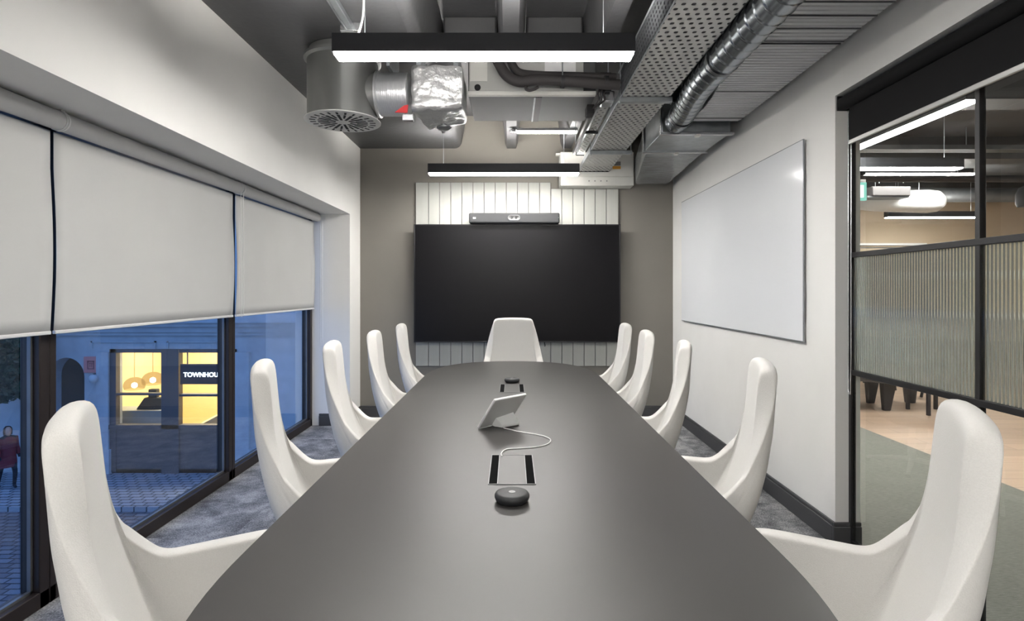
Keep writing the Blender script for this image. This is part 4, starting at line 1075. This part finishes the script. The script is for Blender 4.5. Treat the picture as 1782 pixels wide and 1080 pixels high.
to.location = Vector((fx(324.5), FY - .155, fzz(654.0))) - sg.location; to.rotation_euler = (PI / 2, 0, 0); tme.materials.clear(); tme.materials.append(M['sign_letters'])
pq = thing('wall_plaque', 'square pink plaque on the stone wall by the archway', 'plaque', (fx(160), FY - .03, fzz(634)))
MB().box(fx(147.5), fx(172), FY - .05, FY - .002, fzz(648), fzz(620)).build('plaque_board', 'pink', pq, bevel=.008)
m = MB()
for (pa, pb, ya, yb) in ((154, 166, 627, 629), (154, 156, 627, 641), (164, 166, 627, 641), (154, 166, 640, 642), (158, 159.5, 631, 638), (161, 162.5, 631, 638), (157, 163.5, 630.5, 632)): m.box(fx(pa), fx(pb), FY - .056, FY - .049, fzz(yb), fzz(ya))
m.build('plaque_print', 'pink_dark', pq)
ln = thing('wall_lantern', 'round globe lantern on the wall below the pink plaque', 'lantern', (fx(171), FY - .1, fzz(657)))
MB().lathe([(.01, .13), (.09, .10), (.13, 0), (.09, -.10), (.01, -.13)], 20, (fx(171), FY - .2, fzz(657)), cap=False).build('globe', 'stone', ln, smooth=180)
MB().box(fx(171) - .02, fx(171) + .02, FY - .2, FY - .002, fzz(650), fzz(648)).build('bracket', 'shopfront', ln)
# street tree
tr = thing('street_tree', 'dark leafed street tree seen past the window mullion', 'tree', (-15.2, 16.2, ZG + .12))
MB().tube([(-15.3, 16.2, ZG + .12), (-15.2, 16.2, -2.6), (-14.8, 16.2, -1.0)], [.12, .09, .06], 12).build('trunk', 'bark', tr)
random.seed(11); lf = MB()
for i in range(5200):
    d = Vector((random.gauss(0, 1), random.gauss(0, 1), random.gauss(0, 1))).normalized() * (random.random() ** .4)
    p = Vector((-14.65 + d.x * 1.25, 16.0 + d.y * .7, -.75 + d.z * 1.15))
    a = Vector((random.gauss(0, 1), random.gauss(0, 1), random.gauss(0, .6))).normalized() * .09; b_ = a.cross(Vector((random.gauss(0, 1), random.gauss(0, 1), random.gauss(0, 1)))).normalized() * .05
    lf.add([p - a, p + b_, p + a, p - b_], [(0, 1, 2, 3)])
lf.build('foliage', 'leaf', tr, smooth=0)
# passer-by
def skin_figure(name, verts, edges, radii, mat, parent, origin, sub=2):
    me = bpy.data.meshes.new(name); me.from_pydata(verts, edges, []); me.materials.append(M[mat])
    o = bpy.data.objects.new(name, me); COL.objects.link(o); o.parent = parent
    sk = o.modifiers.new('skin', 'SKIN'); sk.use_smooth_shade = True
    for v, rr in zip(me.skin_vertices[0].data, radii): v.radius = rr if isinstance(rr, tuple) else (rr, rr)
    me.skin_vertices[0].data[0].use_root = True
    m = o.modifiers.new('sub', 'SUBSURF'); m.levels = sub; m.render_levels = sub
    return o
PXx, PYy = X(13, 15.6), 15.6
pe = thing('person', 'person in a red coat walking past on the pavement', 'person', (PXx, PYy, ZG + .12))
V = [(0, 0, .92), (0, 0, 1.08), (0, 0, 1.28), (0, -.01, 1.43), (0, -.01, 1.50), (0, -.02, 1.58), (0, -.02, 1.68),
     (.10, 0, .88), (.12, -.14, .48), (.12, -.08, .08), (.12, -.19, .04), (-.10, 0, .88), (-.11, .12, .50), (-.11, .26, .12), (-.11, .17, .04),
     (.18, 0, 1.40), (.23, .07, 1.14), (.24, -.04, .92), (.24, -.08, .84), (-.18, 0, 1.40), (-.23, -.06, 1.14), (-.24, -.17, .94), (-.24, -.22, .87)]
E = [(0, 1), (1, 2), (2, 3), (3, 4), (4, 5), (5, 6), (0, 7), (7, 8), (8, 9), (9, 10), (0, 11), (11, 12), (12, 13), (13, 14), (3, 15), (15, 16), (16, 17), (17, 18), (3, 19), (19, 20), (20, 21), (21, 22)]
Rr = [(.14, .11), (.125, .10), (.15, .11), (.11, .08), .052, .085, .075, .085, .06, .042, .035, .085, .06, .042, .035, .055, .042, .034, .03, .055, .042, .034, .03]
body = skin_figure('body', V, E, Rr, 'trousers', pe, None)
ct_ = MB().lathe([(.205, .62), (.20, .80), (.175, 1.02), (.19, 1.25), (.17, 1.40), (.08, 1.47)], 28, (0, 0, 0), cap=False)
ct_.v = [Vector((p.x * 1.05, p.y * .80, p.z)) + pe.location for p in ct_.v]
ct_.build('coat', 'coat', pe, smooth=180)
for s, el, wr in ((1, (.235, .07, 1.14), (.245, -.04, .93)), (-1, (-.235, -.06, 1.14), (-.245, -.17, .95))):
    m = MB().tube([Vector((s * .17, 0, 1.41)) + pe.location, Vector(el) + pe.location, Vector(wr) + pe.location], [.07, .058, .05], 14); m.build('sleeve', 'coat', pe, smooth=180)
hd = MB().lathe([(.005, 1.47), (.05, 1.48), (.075, 1.53), (.088, 1.60), (.08, 1.68), (.04, 1.72), (.005, 1.725)], 20, cap=False); hd.v = [Vector((p.x * .9, p.y * 1.08 - .02, p.z)) + pe.location for p in hd.v]
h_ = hd.build('face', 'skin', pe, smooth=180)
m = MB().tube([Vector((0, -.10, 1.615)) + pe.location, Vector((0, -.128, 1.585)) + pe.location], [.010, .014], 8); m.build('nose', 'skin', h_, smooth=180)
hr = MB().lathe([(.098, 1.50), (.104, 1.60), (.096, 1.69), (.055, 1.74), (.005, 1.748)], 20, cap=False, a0=-.35, a1=PI + .35); hr.v = [Vector((p.x * .95, p.y * 1.05 - .015, p.z)) + pe.location for p in hr.v]
hr.build('hair', 'hair', pe, smooth=180)
pe.rotation_euler = (0, 0, 1.1)

# ------------------------------------------------------------------ world and view
wld = bpy.data.worlds.new('dusk'); SC.world = wld; wld.use_nodes = True
t = wld.node_tree; t.nodes.clear()
o = t.nodes.new('ShaderNodeOutputWorld'); bg = t.nodes.new('ShaderNodeBackground')
tc = t.nodes.new('ShaderNodeTexCoord'); sp_ = t.nodes.new('ShaderNodeSeparateXYZ'); cr = t.nodes.new('ShaderNodeValToRGB')
cr.color_ramp.elements[0].position = 0.0; cr.color_ramp.elements[0].color = (.20, .34, .62, 1)
cr.color_ramp.elements[1].position = 0.7; cr.color_ramp.elements[1].color = (.08, .20, .52, 1)
t.links.new(tc.outputs['Generated'], sp_.inputs[0]); t.links.new(sp_.outputs['Z'], cr.inputs['Fac']); t.links.new(cr.outputs['Color'], bg.inputs['Color'])
bg.inputs['Strength'].default_value = 1.25
t.links.new(bg.outputs[0], o.inputs[0])
SC.view_settings.view_transform = 'Standard'; SC.view_settings.look = 'None'; SC.view_settings.exposure = 1.18; SC.view_settings.gamma = 1.0
SC.view_settings.use_curve_mapping = False
try:
    SC.cycles.use_denoising = True; SC.cycles.max_bounces = 10; SC.cycles.transparent_max_bounces = 24; SC.cycles.transmission_bounces = 10
    SC.cycles.sample_clamp_indirect = 6.0; SC.cycles.caustics_reflective = False; SC.cycles.caustics_refractive = False
except Exception: pass
